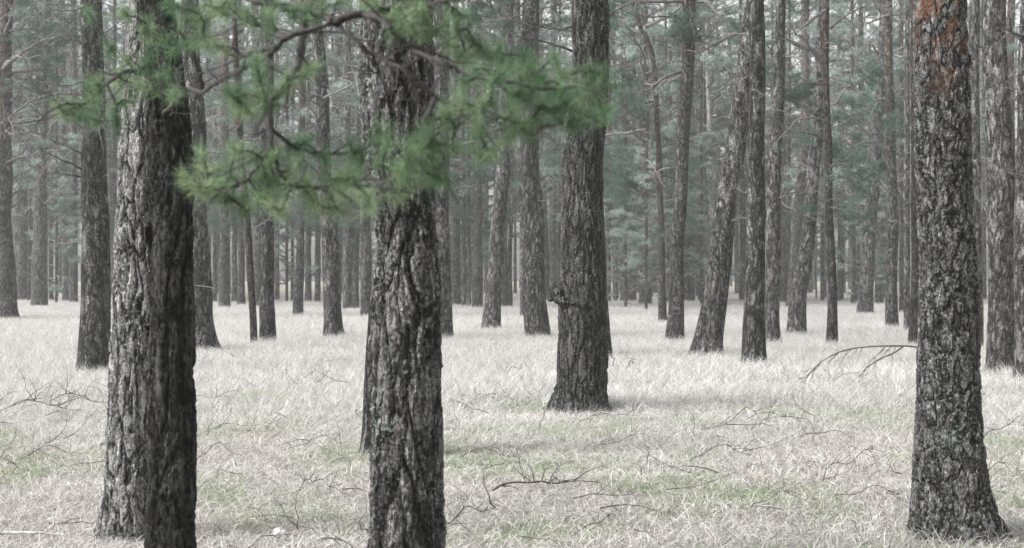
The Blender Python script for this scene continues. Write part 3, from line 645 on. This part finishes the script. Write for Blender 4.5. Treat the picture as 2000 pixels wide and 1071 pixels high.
b10 = T10.location; b17 = T17.location; b25 = T25.location; b42 = T42.location
knob(T10, b10, at10, d10, 343, 505, .033, 'dark', seed=1, squash=(1.1, .6, .8)); knob(T10, b10, at10, d10, 290, 640, .02, 'dark', seed=2)
knob(T10, b10, at10, d10, 286, 455, .028, 'dark', 'burl', seed=3, squash=(.5, .9, 1.6)); stub(T10, b10, at10, d10, 287, 442, (-.5, -.4, .8), .07, .008, 'deadwood', seed=4)
knob(T10, b10, at10, d10, 305, 196, .018, 'dark', seed=5)
knob(T17, b17, at17, d17, 828, 628, .032, 'centre', seed=6, squash=(1.2, .7, .9)); knob(T17, b17, at17, d17, 825, 455, .026, 'centre', seed=7)
knob(T17, b17, at17, d17, 820, 722, .026, 'centre', seed=8); knob(T17, b17, at17, d17, 742, 452, .028, 'centre', seed=9)
knob(T17, b17, at17, d17, 745, 165, .024, 'centre', seed=10, squash=(.8, .5, 1.4)); stub(T17, b17, at17, d17, 812, 612, (-.5, -.5, .3), .06, .006, seed=11)
knob(T17, b17, at17, d17, 800, 855, .028, 'centre', seed=12, squash=(1.5, .6, .6)); stub(T17, b17, at17, d17, 822, 195, (-.3, -.5, .4), .05, .006, seed=13)
knob(T25, b25, at25, d25, 1086, 574, .12, 'burl', 'burl', seed=14, squash=(.95, 1.1, .8)); knob(T25, b25, at25, d25, 1106, 588, .1, 'burl', 'burl', seed=15, squash=(1.2, .9, .6))
knob(T25, b25, at25, d25, 1140, 20, .05, 'burl', seed=16)
stub(T42, b42, at42, d42, 1827, 232, (-.4, -.7, .7), .05, .007, 'twig', seed=17); stub(T42, b42, at42, d42, 1809, 178, (-.9, -.3, .2), .04, .006, 'twig', seed=18)
knob(T42, b42, at42, d42, 1887, 118, .028, 'big', seed=19, squash=(.8, .6, 1.2)); knob(T42, b42, at42, d42, 1827, 262, .022, 'big', seed=20, squash=(.8, .5, 1.5))
# roots of the big right pine
for (pxa, pxb, r_) in ((1905, 1985, .05), (1885, 1945, .04)):
    a_ = px2w(pxa, 985, 8.4) - np.array(b42); c_ = px2w(pxb, 1062, 8.35); c_[2] = -.03; c_ = c_ - np.array(b42); a_[1] += .12; m_ = (a_ * .4 + c_ * .6); m_[2] = max(.02, a_[2] * .22)
    g_ = Geo(); g_.add(*tube(smooth_path([a_, m_, c_], 40), np.linspace(r_ * 1.3, r_ * .5, 40), 36)); link('root', g_.mesh('root', M['big']), T42)

# ------------------------------------------------------------------ hand-placed limbs and boughs on the middle trees
def find(s):
    for o_ in C.objects:
        if o_.parent is None and s in o_.get('label', ''): return o_
def limb(tree, pts, r0, r1, mat='limb', twigs=5, seed=0, name='limb'):
    """pts: photo (column, row, metres nearer than the trunk)"""
    d = tree['_d']; rg = np.random.default_rng(seed); P = np.array([px2w(a, b_, d - dz) for a, b_, dz in pts]) - np.array(tree.location)
    P = smooth_path(P, 26); P[2:] += np.cumsum(rg.normal(size=(24, 3)), 0) * .006 * (d / 25); g_ = Geo(); g_.add(*tube(P, np.linspace(r0 * .9, r1 * .55, 26), 7))
    for k in range(twigs):
        i = rg.integers(6, 24); dd = P[i + 1] - P[i]; dd /= np.linalg.norm(dd); rd = rg.normal(size=3); rd[1] *= .5
        branch(rg, g_, rg.uniform(.25, .7) * (d / 25) ** .5, r1 * .8, P[i], dd * .6 + rd * .6, 3, .2, 1)
    return link(name, g_.mesh(name, M[mat]), tree)
t = find('rusty-topped pine at the left'); limb(t, [(0, 140, 0), (25, 118, .5), (60, 95, 1), (85, 80, 1.2), (112, 72, 1.4)], .09, .03, seed=1, twigs=6)
limb(t, [(2, 135, 0), (30, 112, .6), (60, 118, 1), (88, 112, 1.3)], .07, .03, seed=2); limb(t, [(8, 75, 0), (15, 45, .3), (25, 20, .5), (38, -10, .6)], .07, .03, seed=3)
limb(t, [(8, 322, 0), (35, 308, .8), (60, 300, 1.4), (82, 289, 1.8)], .05, .02, 'twig', seed=4); limb(t, [(10, 250, 0), (25, 225, .5), (50, 205, 1), (110, 190, 1.5), (160, 182, 2)], .04, .015, 'twig', seed=5)
t = find('thick rough pine'); 
for k, (pts, r0) in enumerate([([(160, 184, 0), (120, 186, .4), (70, 195, .8), (40, 215, 1.0), (5, 245, 1.2)], .03), ([(160, 205, 0), (130, 212, .3), (95, 232, .5), (50, 240, .8), (25, 240, 1)], .03),
      ([(160, 160, 0), (120, 165, .3), (80, 158, .5), (40, 152, .8)], .022), ([(158, 330, 0), (130, 318, .3), (100, 305, .5), (70, 292, .8)], .024), ([(158, 85, 0), (140, 78, .2), (110, 84, .4), (95, 80, .5)], .022),
      ([(160, 250, 0), (140, 232, .2), (110, 205, .5), (60, 160, .8)], .02), ([(165, 10, 0), (150, 18, .2), (120, 20, .4), (92, 12, .6)], .03), ([(158, 345, 0), (125, 342, .3), (90, 352, .5)], .02),
      ([(160, 300, 0), (110, 280, .4), (60, 262, .8), (20, 285, 1.0)], .02)]):
    limb(t, pts, r0, r0 * .3, 'twig' if k % 2 else 'deadwood', 7, 30 + k, 'dead_limb')
limb(find('flare-footed'), [(402, 558, -.1), (370, 556, .5), (408, 558, .6), (425, 562, .7)], .02, .008, 'deadwood', 1, 50, 'dead_limb')
t = find('slightly tilted grey'); 
for k, pts in enumerate([[(618, 188, 0), (600, 184, .3), (578, 178, .5), (560, 172, .6)], [(620, 270, 0), (600, 262, .3), (570, 266, .5), (542, 290, .7)], [(622, 205, 0), (605, 190, .3), (600, 160, .4), (603, 140, .5)],
      [(618, 245, 0), (612, 225, .2), (595, 212, .4), (580, 214, .6)], [(640, 175, 0), (650, 200, .3), (656, 212, .4), (664, 216, .5)], [(625, 195, 0), (690, 165, .5), (680, 155, .8), (660, 148, 1)]]):
    limb(t, pts, .03, .012, 'deadwood', 3, 60 + k, 'dead_limb')
t = find('net-barked'); limb(t, [(1052, 60, 0), (1020, 45, .4), (985, 40, .7), (960, 52, 1)], .035, .015, 'limb', 9, 70); 
limb(T25, [(1118, 100, 0), (1090, 90, .1), (1060, 82, .2), (1015, 72, .4), (1005, 75, .5)], .018, .009, 'twig', 3, 71, 'dead_limb')
limb(T25, [(1185, 45, 0), (1195, 30, 0), (1215, 15, .1), (1250, 0, .2)], .014, .006, 'twig', 3, 72, 'dead_limb'); limb(T25, [(1118, 52, 0), (1090, 54, .1), (1050, 50, .2), (1010, 62, .4)], .016, .007, 'twig', 6, 73, 'dead_limb')
limb(T25, [(1181, 640, -.3), (1192, 690, -.3), (1196, 702, -.2), (1190, 718, -.1)], .008, .006, 'twig', 0, 74, 'dead_limb')
t = find('slim rust-streaked'); limb(t, [(1345, 2, 0), (1300, 6, .4), (1260, 3, .8), (1225, 10, 1.2), (1200, 20, 1.5)], .05, .015, 'limb', 9, 80); limb(t, [(1350, 2, 0), (1380, 5, .4), (1400, 25, .8), (1420, 38, 1.1)], .045, .012, 'limb', 7, 81)
limb(t, [(1334, 40, 0), (1310, 32, .3), (1270, 34, .7), (1240, 28, 1)], .04, .01, 'limb', 6, 82); limb(t, [(1330, 140, 0), (1300, 152, .3), (1275, 168, .5), (1262, 175, .8)], .05, .03, 'limb', 3, 83)
t = find('strongly leaning'); limb(t, [(1447, 62, 0), (1420, 70, .2), (1385, 85, .5), (1355, 98, .8)], .06, .02, 'limb', 6, 84); limb(t, [(1437, 146, 0), (1425, 140, .1), (1412, 130, .2)], .02, .01, 'twig', 2, 85, 'dead_limb')
t = find('bleached pale snag'); limb(t, [(1390, 290, 0), (1372, 270, .3), (1358, 245, .6), (1350, 230, .8)], .11, .07, 'snag', 2, 86)
t = find('pale leaning pine left'); limb(t, [(1600, 105, 0), (1570, 92, .5), (1545, 82, 1), (1520, 70, 1.4)], .10, .04, 'deadwood', 4, 87); limb(t, [(1590, 218, 0), (1560, 205, .5), (1535, 198, 1)], .09, .04, 'deadwood', 3, 88)
t = find('thin dark brown pine')
for k, pts in enumerate([[(1612, 145, 0), (1600, 125, .2), (1585, 105, .4), (1570, 80, .6), (1545, 60, .8), (1530, 30, 1)], [(1612, 165, 0), (1590, 163, .3), (1575, 165, .5), (1560, 170, .7)], [(1612, 236, 0), (1590, 230, .3), (1555, 238, .6), (1520, 270, 1), (1500, 295, 1.2)],
      [(1622, 55, 0), (1640, 40, .3), (1665, 22, .6), (1690, 5, .8)], [(1625, 205, 0), (1640, 195, .2), (1655, 170, .4), (1675, 162, .6)], [(1624, 118, 0), (1645, 120, .3), (1665, 128, .5), (1680, 165, .8)],
      [(1612, 20, 0), (1560, 60, .5), (1550, 65, .7)], [(1612, 275, 0), (1590, 262, .3), (1565, 256, .5)]]):
    limb(t, pts, .035, .012, 'twig' if k % 2 else 'limb', 4, 90 + k, 'dead_limb')
t = find('straight pine standing alone'); 
for k, pts in enumerate([[(1735, 110, 0), (1715, 105, .3), (1700, 92, .5), (1685, 98, .8)], [(1748, 110, 0), (1765, 112, .3), (1778, 100, .5), (1795, 90, .8)], [(1734, 208, 0), (1720, 202, .3), (1705, 215, .6), (1693, 245, .9)], [(1736, 30, 0), (1700, 42, .4), (1670, 38, .8)]]):
    limb(t, pts, .05, .02, 'deadwood', 4, 110 + k, 'dead_limb')
t = find('pine cut by'); limb(t, [(1995, 70, 0), (1985, 65, .1), (1972, 60, .2), (1963, 54, .3)], .03, .02, 'twig', 2, 120, 'dead_limb')
t = find('ridged grey'); limb(t, [(1925, 100, 0), (1915, 95, .1), (1905, 88, .2)], .02, .012, 'twig', 1, 121, 'dead_limb'); limb(t, [(1918, 40, 0), (1922, 55, .1), (1905, 35, .3)], .02, .01, 'twig', 1, 122, 'dead_limb')

def bough(tree, px, py, az, sc, k, tilt=0.0, dz=0.0):
    w_, c_ = LIVE[k % 5]; p_ = px2w(px, py, tree['_d'] - dz) - np.array(tree.location)
    b_ = link('bough', w_, tree, p_, (0, tilt, az), (sc,) * 3); link('needles', c_, b_)
t = find('thin dark brown pine')
for a in ((1622, 352, 0.15, 1.15, 0, -.1), (1622, 405, -.4, .95, 1, .1), (1620, 345, -.7, 1.1, 2, -.05), (1614, 420, 3.5, .7, 3, .1), (1620, 330, .5, .9, 4, -.3), (1622, 390, .3, .9, 2, .15), (1612, 250, 2.9, .6, 1, .2)): bough(t, *a)
t = find('pale rough pine'); 
for a in ((1512, 185, .3, .9, 0, -.1), (1515, 172, -.4, .9, 1, -.05), (1512, 200, .0, .8, 3, .1), (1515, 160, 3.5, .6, 4, 0), (1512, 285, -.3, .8, 2, .2), (1518, 20, .2, 1.2, 2, 0), (1518, 40, 2.8, 1.1, 1, 0)): bough(t, *a)
t = find('net-barked')
for a in ((1030, 30, 2.8, 1.5, 1, -.1), (1030, 45, 3.4, 1.4, 2, 0), (1030, 15, 3.9, 1.2, 3, 0), (1045, 20, -.5, 1.3, 4, 0), (1045, 50, .3, 1.1, 0, 0)): bough(t, *a)
t = find('rusty-topped pine at the left')
for a in ((15, 75, .3, 2.6, 0, -.05), (15, 60, -.5, 2.4, 1, 0), (15, 180, -.4, 2.0, 3, .1), (60, 95, .1, 1.6, 2, .1), (10, 40, .9, 2.4, 4, -.1), (12, 200, .4, 1.6, 2, .2)): bough(t, *a)
t = find('straight pine standing alone')
for a in ((1741, 235, 3.3, 1.6, 0, .1), (1741, 250, -.2, 1.2, 2, .1), (1741, 190, 2.8, 1.4, 1, .0), (1741, 165, 3.6, 1.4, 3, .1), (1741, 30, .3, 1.8, 3, .0), (1741, 270, 4.0, 1.3, 4, .1)): bough(t, *a)
t = find('crooked thin pine')
for a in ((1285, 330, 3.0, 2.0, 0, 0), (1285, 300, .3, 1.8, 1, .1), (1288, 400, 3.5, 1.9, 2, .1), (1288, 380, 2.5, 1.7, 3, 0), (1280, 240, 3.2, 1.8, 4, 0), (1290, 450, -.3, 1.3, 2, .1), (1278, 180, 3.0, 1.6, 3, -.1)): bough(t, *a)
t = find('slim rust-streaked')
for a in ((1290, 10, 3.1, 1.3, 0, 0), (1250, 15, 3.6, 1.2, 1, 0), (1400, 20, -.2, 1.3, 2, .1), (1345, 5, .7, 1.6, 3, 0)): bough(t, *a)
t = find('strongly leaning')
for a in ((1380, 85, 3.2, 1.2, 4, 0), (1410, 75, 3.6, 1.2, 0, .1)): bough(t, *a)

# ------------------------------------------------------------------ the foreground bough on the blackish front trunk
fg = np.random.default_rng(3)
LIMBS = [([(318, 222, 6.1), (340, 200, 5.7), (366, 175, 5.2), (395, 179, 4.9), (425, 160, 4.6), (451, 146, 4.4), (481, 131, 4.2), (519, 112, 4.1), (541, 93, 4.05), (556, 76, 4.0), (593, 63, 4.0), (623, 54, 4.0), (653, 45, 4.0),
           (668, 56, 4.0), (698, 82, 3.95), (731, 108, 3.95), (784, 134, 3.9), (817, 160, 3.9), (851, 190, 3.9), (881, 203, 3.9), (907, 213, 3.9), (930, 208, 3.9)], .0095, .005),
         ([(366, 175, 5.2), (330, 170, 5.0), (290, 150, 4.7), (250, 140, 4.5), (215, 160, 4.3), (170, 200, 4.2), (135, 215, 4.2)], .011, .004),
         ([(395, 170, 4.9), (385, 130, 4.7), (370, 90, 4.5), (345, 60, 4.4), (300, 40, 4.3)], .010, .004),
         ([(907, 213, 3.9), (899, 224, 3.9), (888, 261, 3.85), (881, 295, 3.85)], .007, .003),
         ([(851, 190, 3.9), (832, 231, 3.85), (830, 254, 3.85), (838, 280, 3.8)], .008, .004),
         ([(612, -15, 4.2), (600, 10, 4.15), (593, 56, 4.1), (589, 93, 4.05), (575, 142, 4.0), (548, 179, 4.0), (530, 198, 3.95), (526, 231, 3.95), (528, 280, 3.9)], .013, .008),
         ([(653, 45, 4.0), (690, 28, 4.0), (716, 30, 4.0), (739, 34, 3.95), (758, 48, 3.9), (772, 67, 3.9), (806, 97, 3.9), (862, 123, 3.85), (907, 142, 3.85), (959, 153, 3.8), (1011, 164, 3.8), (1070, 175, 3.8), (1120, 170, 3.8)], .011, .004),
         ([(556, 76, 4.0), (511, 52, 4.1), (459, 34, 4.2), (429, 22, 4.3), (400, 10, 4.3)], .011, .004),
         ([(541, 93, 4.05), (511, 97, 4.1), (474, 108, 4.2), (444, 106, 4.3), (430, 90, 4.3)], .009, .004),
         ([(528, 280, 3.9), (505, 325, 3.9), (460, 365, 3.95), (400, 368, 4.0)], .007, .003),
         ([(528, 280, 3.9), (545, 335, 3.9), (567, 360, 3.9), (623, 368, 3.9), (700, 352, 3.9), (760, 350, 3.9)], .007, .003),
         ([(930, 208, 3.9), (970, 225, 3.85), (1020, 242, 3.85), (1070, 245, 3.8), (1120, 235, 3.8)], .006, .003),
         ([(528, 250, 3.95), (580, 290, 4.0), (640, 300, 4.0), (700, 295, 4.0), (740, 270, 4.0)], .006, .003),
         ([(881, 203, 3.9), (860, 240, 3.9), (840, 300, 3.9), (800, 340, 3.9)], .005, .003),
         ([(716, 30, 4.0), (760, 15, 4.0), (820, 10, 4.0), (900, 0, 3.95), (960, 10, 3.9)], .007, .003),
         ([(653, 45, 4.0), (620, 25, 4.1), (570, 12, 4.2), (500, 5, 4.2), (430, -10, 4.3)], .010, .004)]
TUFT = [(215,100),(250,130),(200,150),(190,195),(230,160),(285,120),(320,140),(330,185),(300,90),(160,210),(132,216),(230,235),(165,235),(360,40),(385,60),(400,30),(300,50),(240,35),(330,10),(185,20),(415,90),(345,100),(270,165),(250,195),(345,70),(375,85),
 (480,20),(520,30),(430,15),(560,15),(600,20),(640,12),(700,8),(760,30),(800,20),(830,40),(780,60),(870,60),(900,20),(450,5),(820,70),(740,15),(470,190),(455,180),(510,160),(560,150),(545,170),(520,200),(460,215),(610,135),(500,135),
 (390,300),(420,335),(375,360),(410,370),(440,390),(470,310),(500,300),(480,400),(550,405),(560,290),(540,310),(600,280),(580,330),(610,360),(640,310),(620,405),(660,410),(690,290),(700,310),(680,340),(720,370),(735,255),(750,290),(760,330),(780,380),(735,400),(790,345),
 (820,290),(800,300),(850,310),(860,350),(880,290),(830,350),(840,270),(500,350),(530,350),(450,350),(650,350),(550,375),(510,385),(900,60),(930,80),(905,110),(960,100),(1000,110),(985,150),(950,140),(1040,130),(1060,160),(1100,150),(1020,180),(1060,205),(1110,200),(1000,220),(960,195),
 (1150,150),(1180,170),(1140,220),(1180,230),(1110,240),(1060,250),(1030,250),(1000,262),(900,190),(880,230),(940,240),(860,220),(920,150),(960,290),(930,300),(1090,120),(1130,190),(1085,180),(1000,190),(975,125),(1020,150),(930,110),(885,85),(1170,200)]
base10 = np.array(T10.location); gw = Geo(); nodes = []
for pts, r0, r1 in LIMBS:
    P = smooth_path(np.array([px2w(q[0], q[1], q[2] - (6.2 - q[2]) * .36 if q[2] < 6 else q[2]) for q in pts]), len(pts) * 7); P = P + fg.normal(size=P.shape) * .0015 - base10
    gw.add(*tube(P, np.linspace(r0 * .8, r1 * .7, len(P)), 10)); nodes += [tuple(q) for q in P]
    for q in range(len(P) // 9):  # bare side twigs
        i = fg.integers(3, len(P) - 2); rd = fg.normal(size=3); rd /= np.linalg.norm(rd); branch(fg, gw, fg.uniform(.08, .28), .003, P[i], (P[i + 1] - P[i]) / np.linalg.norm(P[i + 1] - P[i]) * .8 + rd * .7, 3, .2, 1, sides=4)
nodes = np.array(nodes); tc_, ta_ = [], []
for (a, b_) in TUFT:
    near_d = nodes[np.argmin(((nodes[:, [0, 2]] - (px2w(a, b_, 3.2) - base10)[[0, 2]]) ** 2).sum(1)), 1] + base10[1]
    for q in range(2):
        w = px2w(a + fg.normal() * 9, b_ + fg.normal() * 7, near_d + fg.normal() * .05) - base10
        src = nodes[np.argmin(((nodes - w) ** 2).sum(1))]; L_ = np.linalg.norm(w - src)
        mid_ = (src + w) / 2 + fg.normal(size=3) * .12 * L_ - np.array([0, 0, .05 * L_]); tw = smooth_path([src, mid_, w], 9)
        gw.add(*tube(tw, np.linspace(.0032, .0018, 9), 4)); nodes = np.vstack([nodes, tw[3:]])
        tc_.append(w); ta_.append((w - mid_) / (np.linalg.norm(w - mid_) + 1e-9) + np.array([.1, -.1, .35]))
bo = link('foreground_bough', gw.mesh('bough', M['bough']), T10); bo['label'] = 'blurred dark bough with fresh green needle tufts reaching across the upper left'
gn = Geo(); V, T = needles(fg, np.array(tc_), np.array(ta_), 100, .046, .0016, .8, .06); gn.add(V, None, T)
link('needles', gn.mesh('needles', M['needle_near'], False), bo)

# ------------------------------------------------------------------ fallen branches, twigs and stone on the ground
def fallen(label, px, py, L, az, seed, r0=.009, arch=.15, subs=8, name='fallen_branch', mat='twig', cat='fallen branch', depth=2, group=None):
    rg = np.random.default_rng(seed); d = EYE * F / (py - HY); g_ = Geo(); n = 16; s_ = np.linspace(0, 1, n)
    wob = np.cumsum(np.cumsum(rg.normal(size=n))) * .006 * L; pk = rg.uniform(.6, 1.8)
    P = np.stack([(s_ - .5) * L, wob, .03 + arch * .7 * L * np.sin(s_ ** pk * np.pi) ** .8 * (1 + .35 * np.sin(s_ * 9 + seed)) + np.cumsum(rg.normal(size=n)) * .007 * L + r0], -1)
    g_.add(*tube(P, np.linspace(r0 * .8, r0 * .25, n), 7))
    for k in range(subs):
        i = rg.integers(1, n - 2); rd = rg.normal(size=3); rd[2] = abs(rd[2]) * .7 + .1; rd /= np.linalg.norm(rd)
        branch(rg, g_, L * rg.uniform(.15, .42), r0 * .5, P[i], rd * .8 + (P[i + 1] - P[i]) / (L / n) * .5, 4, .22, depth - 1, grav=.12, sides=4)
    for v in g_.V: v[:, 2] = np.maximum(v[:, 2], .012)
    o = link(name, g_.mesh(name, M[mat]), None, ((px - HX) / F * d, d, 0), (0, 0, az)); tag(o, label, cat, group); return o
FB = [('crooked dark branch lying left of centre of the lower right grass', 1085, 965, .95, .25, 1, .011, .10, 12), ('curled thorny-looking twig standing up right of the burled pine', 1440, 850, .75, -.5, 2, .007, .34, 6),
      ('small hooked twig low in the grass below the curled twig', 1400, 905, .6, .6, 3, .006, .2, 7), ('bare twig heap on the mossy ground at the far left, nearer one', 60, 815, 1.3, .15, 4, .010, .16, 14),
      ('bare twig heap touching the foot of the pale left trunk', 165, 800, 1.2, -.1, 5, .009, .18, 12), ('arched thin branch right of the blackish trunk in the grass', 405, 800, .95, .1, 6, .006, .25, 7),
      ('arched thin branch right of the central trunk', 915, 795, 1.0, -.1, 7, .006, .2, 8), ('scraggly dark twig left of the central trunk near its foot', 650, 965, .6, -.6, 8, .006, .22, 9),
      ('fine twig tuft in the middle of the left grass patch', 620, 885, .6, .5, 9, .004, .2, 7), ('thin twig standing below the arched branch left', 425, 905, .5, .9, 10, .005, .35, 6),
      ('short forked stick at lower middle grass by the bottom edge', 930, 1025, .5, .8, 11, .006, .25, 7), ('long straggly twig in front of the stone, right of blackish trunk', 470, 850, .7, .2, 12, .004, .15, 7),
      ('dark forked stick standing out right of the burled pine, far right part', 1600, 870, .55, -.7, 13, .007, .2, 5), ('curly twig tangle left of the big right pine', 1650, 940, .75, .9, 14, .005, .36, 8),
      ('thin bare twig left of the big right pine at its foot', 1700, 985, .5, -.3, 15, .005, .22, 7), ('bare stick in the grass behind the curled twig', 1500, 830, .9, .1, 16, .006, .12, 9),
      ('brushy twig clump under the arched fallen branch', 1665, 760, .9, .2, 17, .006, .25, 14), ('twiggy sprig in the tall grass right of the burled pine', 1235, 735, .7, 1.0, 18, .009, .5, 6),
      ('thin bent stick in tall grass left of the burled pine', 1015, 745, .7, .9, 19, .010, .45, 3), ('straight thin stick leaning in the grass right of the central trunk', 945, 745, .9, .4, 20, .008, .15, 2),
      ('dark twig pile at the right edge of the ground', 1975, 860, .6, .3, 21, .006, .25, 9), ('small dark stick right of the big right pine', 1960, 935, .4, -.8, 22, .006, .3, 5),
      ('wispy twig in the grass left of the pale left trunk, lower', 100, 905, .6, .4, 23, .005, .25, 8), ('bent stick between central trunk and burled pine, near', 960, 905, .6, -.4, 24, .005, .2, 7),
      ('broken stick right of the crooked dark branch', 1190, 985, .5, -.2, 25, .006, .15, 6), ('wispy twig at the bottom edge right of the crooked branch', 1170, 1040, .35, .7, 26, .005, .3, 5),
      ('fine dead spray above the crooked dark branch', 1230, 880, .8, .1, 27, .004, .16, 9), ('fine dead spray at lower right of the curled twig', 1520, 1000, .5, .5, 28, .004, .22, 7),
      ('dead spray on the bare patch below the burled pine', 1180, 830, .8, .2, 29, .006, .1, 9), ('tiny dark twig at the bottom left below the stick', 250, 1062, .3, .6, 30, .004, .25, 4)]
for (lab, px, py, L, az, sd_, r0, arch, subs) in FB: fallen(lab, px, py, L, az, sd_, r0, arch, subs)
fallen('pale peeled log lying at the bottom left corner', 55, 1056, .5, .18, 40, .018, .02, 1, 'fallen_log', 'oldwood', 'log', 1)
fallen('thin brown stick lying left of the pale trunk foot', 160, 1034, .42, -.05, 41, .008, .03, 3, 'stick', 'twig', 'stick', 1)
# the arched broken branch beside the big right pine
d = 19.5; g_ = Geo(); rg = np.random.default_rng(8)
P = smooth_path(np.array([px2w(a, b_, d + dz) for a, b_, dz in ((1850, 745, .1), (1826, 692, .1), (1788, 678, 0), (1745, 676, -.1), (1690, 678, -.1), (1645, 686, -.1), (1610, 703, 0), (1588, 722, 0), (1576, 738, .1))]), 40)
g_.add(*tube(P, np.linspace(.015, .004, 40), 9))
for k in range(20):
    i = rg.integers(14, 39); branch(rg, g_, rg.uniform(.2, .5), .005, P[i], np.array([-.55, rg.normal() * .3, -.7]), 3, .18, 1, sides=4)
Q_ = smooth_path(np.array([px2w(a, b_, d) for a, b_, _ in ((1764, 677, 0), (1745, 690, 0), (1715, 703, 0), (1690, 722, 0), (1680, 735, 0))]), 16); g_.add(*tube(Q_, np.linspace(.014, .004, 16), 7))
for k in range(6):
    i = rg.integers(4, 15); branch(rg, g_, rg.uniform(.12, .3), .005, Q_[i], np.array([-.4, rg.normal() * .3, -.7]), 3, .18, 1, sides=4)
tag(link('fallen_branch', g_.mesh('fallen_branch', M['twig'])), 'long arched broken branch hanging over the grass left of the big right pine', 'fallen branch')

LT = []; rg = np.random.default_rng(55)
for k in range(7):
    g_ = Geo(); branch(rg, g_, rg.uniform(.25, .55), rg.uniform(.0025, .0045), p=(0, 0, .05), d=(1, 0, rg.uniform(.1, .5)), subs=5, wig=.28, depth=2, grav=.25, sides=4)
    for v in g_.V: v[:, 2] = np.maximum(v[:, 2], .02)
    LT.append(bpy.data.objects.new('twiglet_%d' % k, g_.mesh('twiglet', M['twig' if k % 3 else 'deadwood'])))
n = 430; yy = 5.5 + 20 * rg.random(n) ** 1.2; xx = (rg.random(n) * 2 - 1) * (.38 * yy + .6); hs_ = np.sin(xx * 1.1 + 2) * np.sin(yy * .9) + rg.normal(size=n) * .6
k_ = hs_ > -.1; xx, yy = xx[k_], yy[k_]; n = len(xx); s_ = .6 + .9 * rg.random((n, 1))
o = scatter('twig_litter', np.stack([xx, yy, np.full(n, .03) + .05 * rg.random(n)], -1), rg.random(n) * 6.28, np.hstack([s_] * 3), rg.integers(0, 7, n), LT)
tag(o, 'fine dark twig litter strewn through the near dry grass', 'twig litter', kind='stuff')

def lump(name, label, cat, px, py, sx, sy, sz, mat, seed, az=0):
    rg = np.random.default_rng(seed); d = EYE * F / (py - HY); u = np.linspace(0, np.pi, 18); v = np.linspace(0, 2 * np.pi, 28, endpoint=False); U, Vv = np.meshgrid(u, v, indexing='ij'); ph = rg.random(5) * 6.28
    rr = 1 + .13 * np.sin(2 * Vv + ph[0]) * np.sin(U) + .12 * np.sin(5 * Vv + 3 * U + ph[1]) * np.sin(U) + .1 * np.sin(7 * U + ph[2] + Vv * 2) * np.sin(U)
    P = np.stack([rr * np.sin(U) * np.cos(Vv) * sx, rr * np.sin(U) * np.sin(Vv) * sy, rr * np.cos(U) * sz], -1).reshape(-1, 3); i = np.arange(17)[:, None] * 28; j = np.arange(28)[None, :]; j2 = (j + 1) % 28
    g_ = Geo(); g_.add(P, np.stack([i + j, i + 28 + j, i + 28 + j2, i + j2], -1).reshape(-1, 4)); o = link(name, g_.mesh(name, M[mat]), None, ((px - HX) / F * d, d, sz * .75), (0, 0, az)); return tag(o, label, cat)
lump('stone', 'whitish rounded stone in the grass left of the central trunk foot', 'stone', 545, 1050, .042, .036, .034, 'stone', 1)
lump('wood_chunk', 'dark rotten wood chunk in the grass left of the big right pine, farther one', 'wood chunk', 1585, 915, .085, .05, .035, 'twig', 2, .1)
lump('bark_piece', 'flat grey slab of bark lying nearest below the wood chunk', 'bark piece', 1530, 962, .09, .06, .022, 'deadwood', 3, -.1)

for o_ in list(C.objects):
    if '_d' in o_: del o_['_d']

# ------------------------------------------------------------------ haze
hb = Geo(); a = 306.0; zb, zt_ = -1.2, 27.0
hb.add([(-a, -a, zb), (a, -a, zb), (a, a, zb), (-a, a, zb), (-a, -a, zt_), (a, -a, zt_), (a, a, zt_), (-a, a, zt_)], [(0, 3, 2, 1), (4, 5, 6, 7), (0, 1, 5, 4), (1, 2, 6, 5), (2, 3, 7, 6), (3, 0, 4, 7)])
hm = bpy.data.materials.new('haze'); hm.use_nodes = True; nt = hm.node_tree
for n_ in list(nt.nodes): nt.nodes.remove(n_)
ho = nt.nodes.new("ShaderNodeOutputMaterial"); pv = nt.nodes.new("ShaderNodeVolumePrincipled"); pv.inputs["Density"].default_value = HAZE_DENSITY; pv.inputs["Color"].default_value = (.93, .95, .95, 1)
nt.links.new(pv.outputs[0], ho.inputs["Volume"])
if HAZE_DENSITY > 0:
    tag(link('haze', hb.mesh('haze', hm, False)), 'thin pale mist hanging between the far trunks', 'mist', kind='stuff')
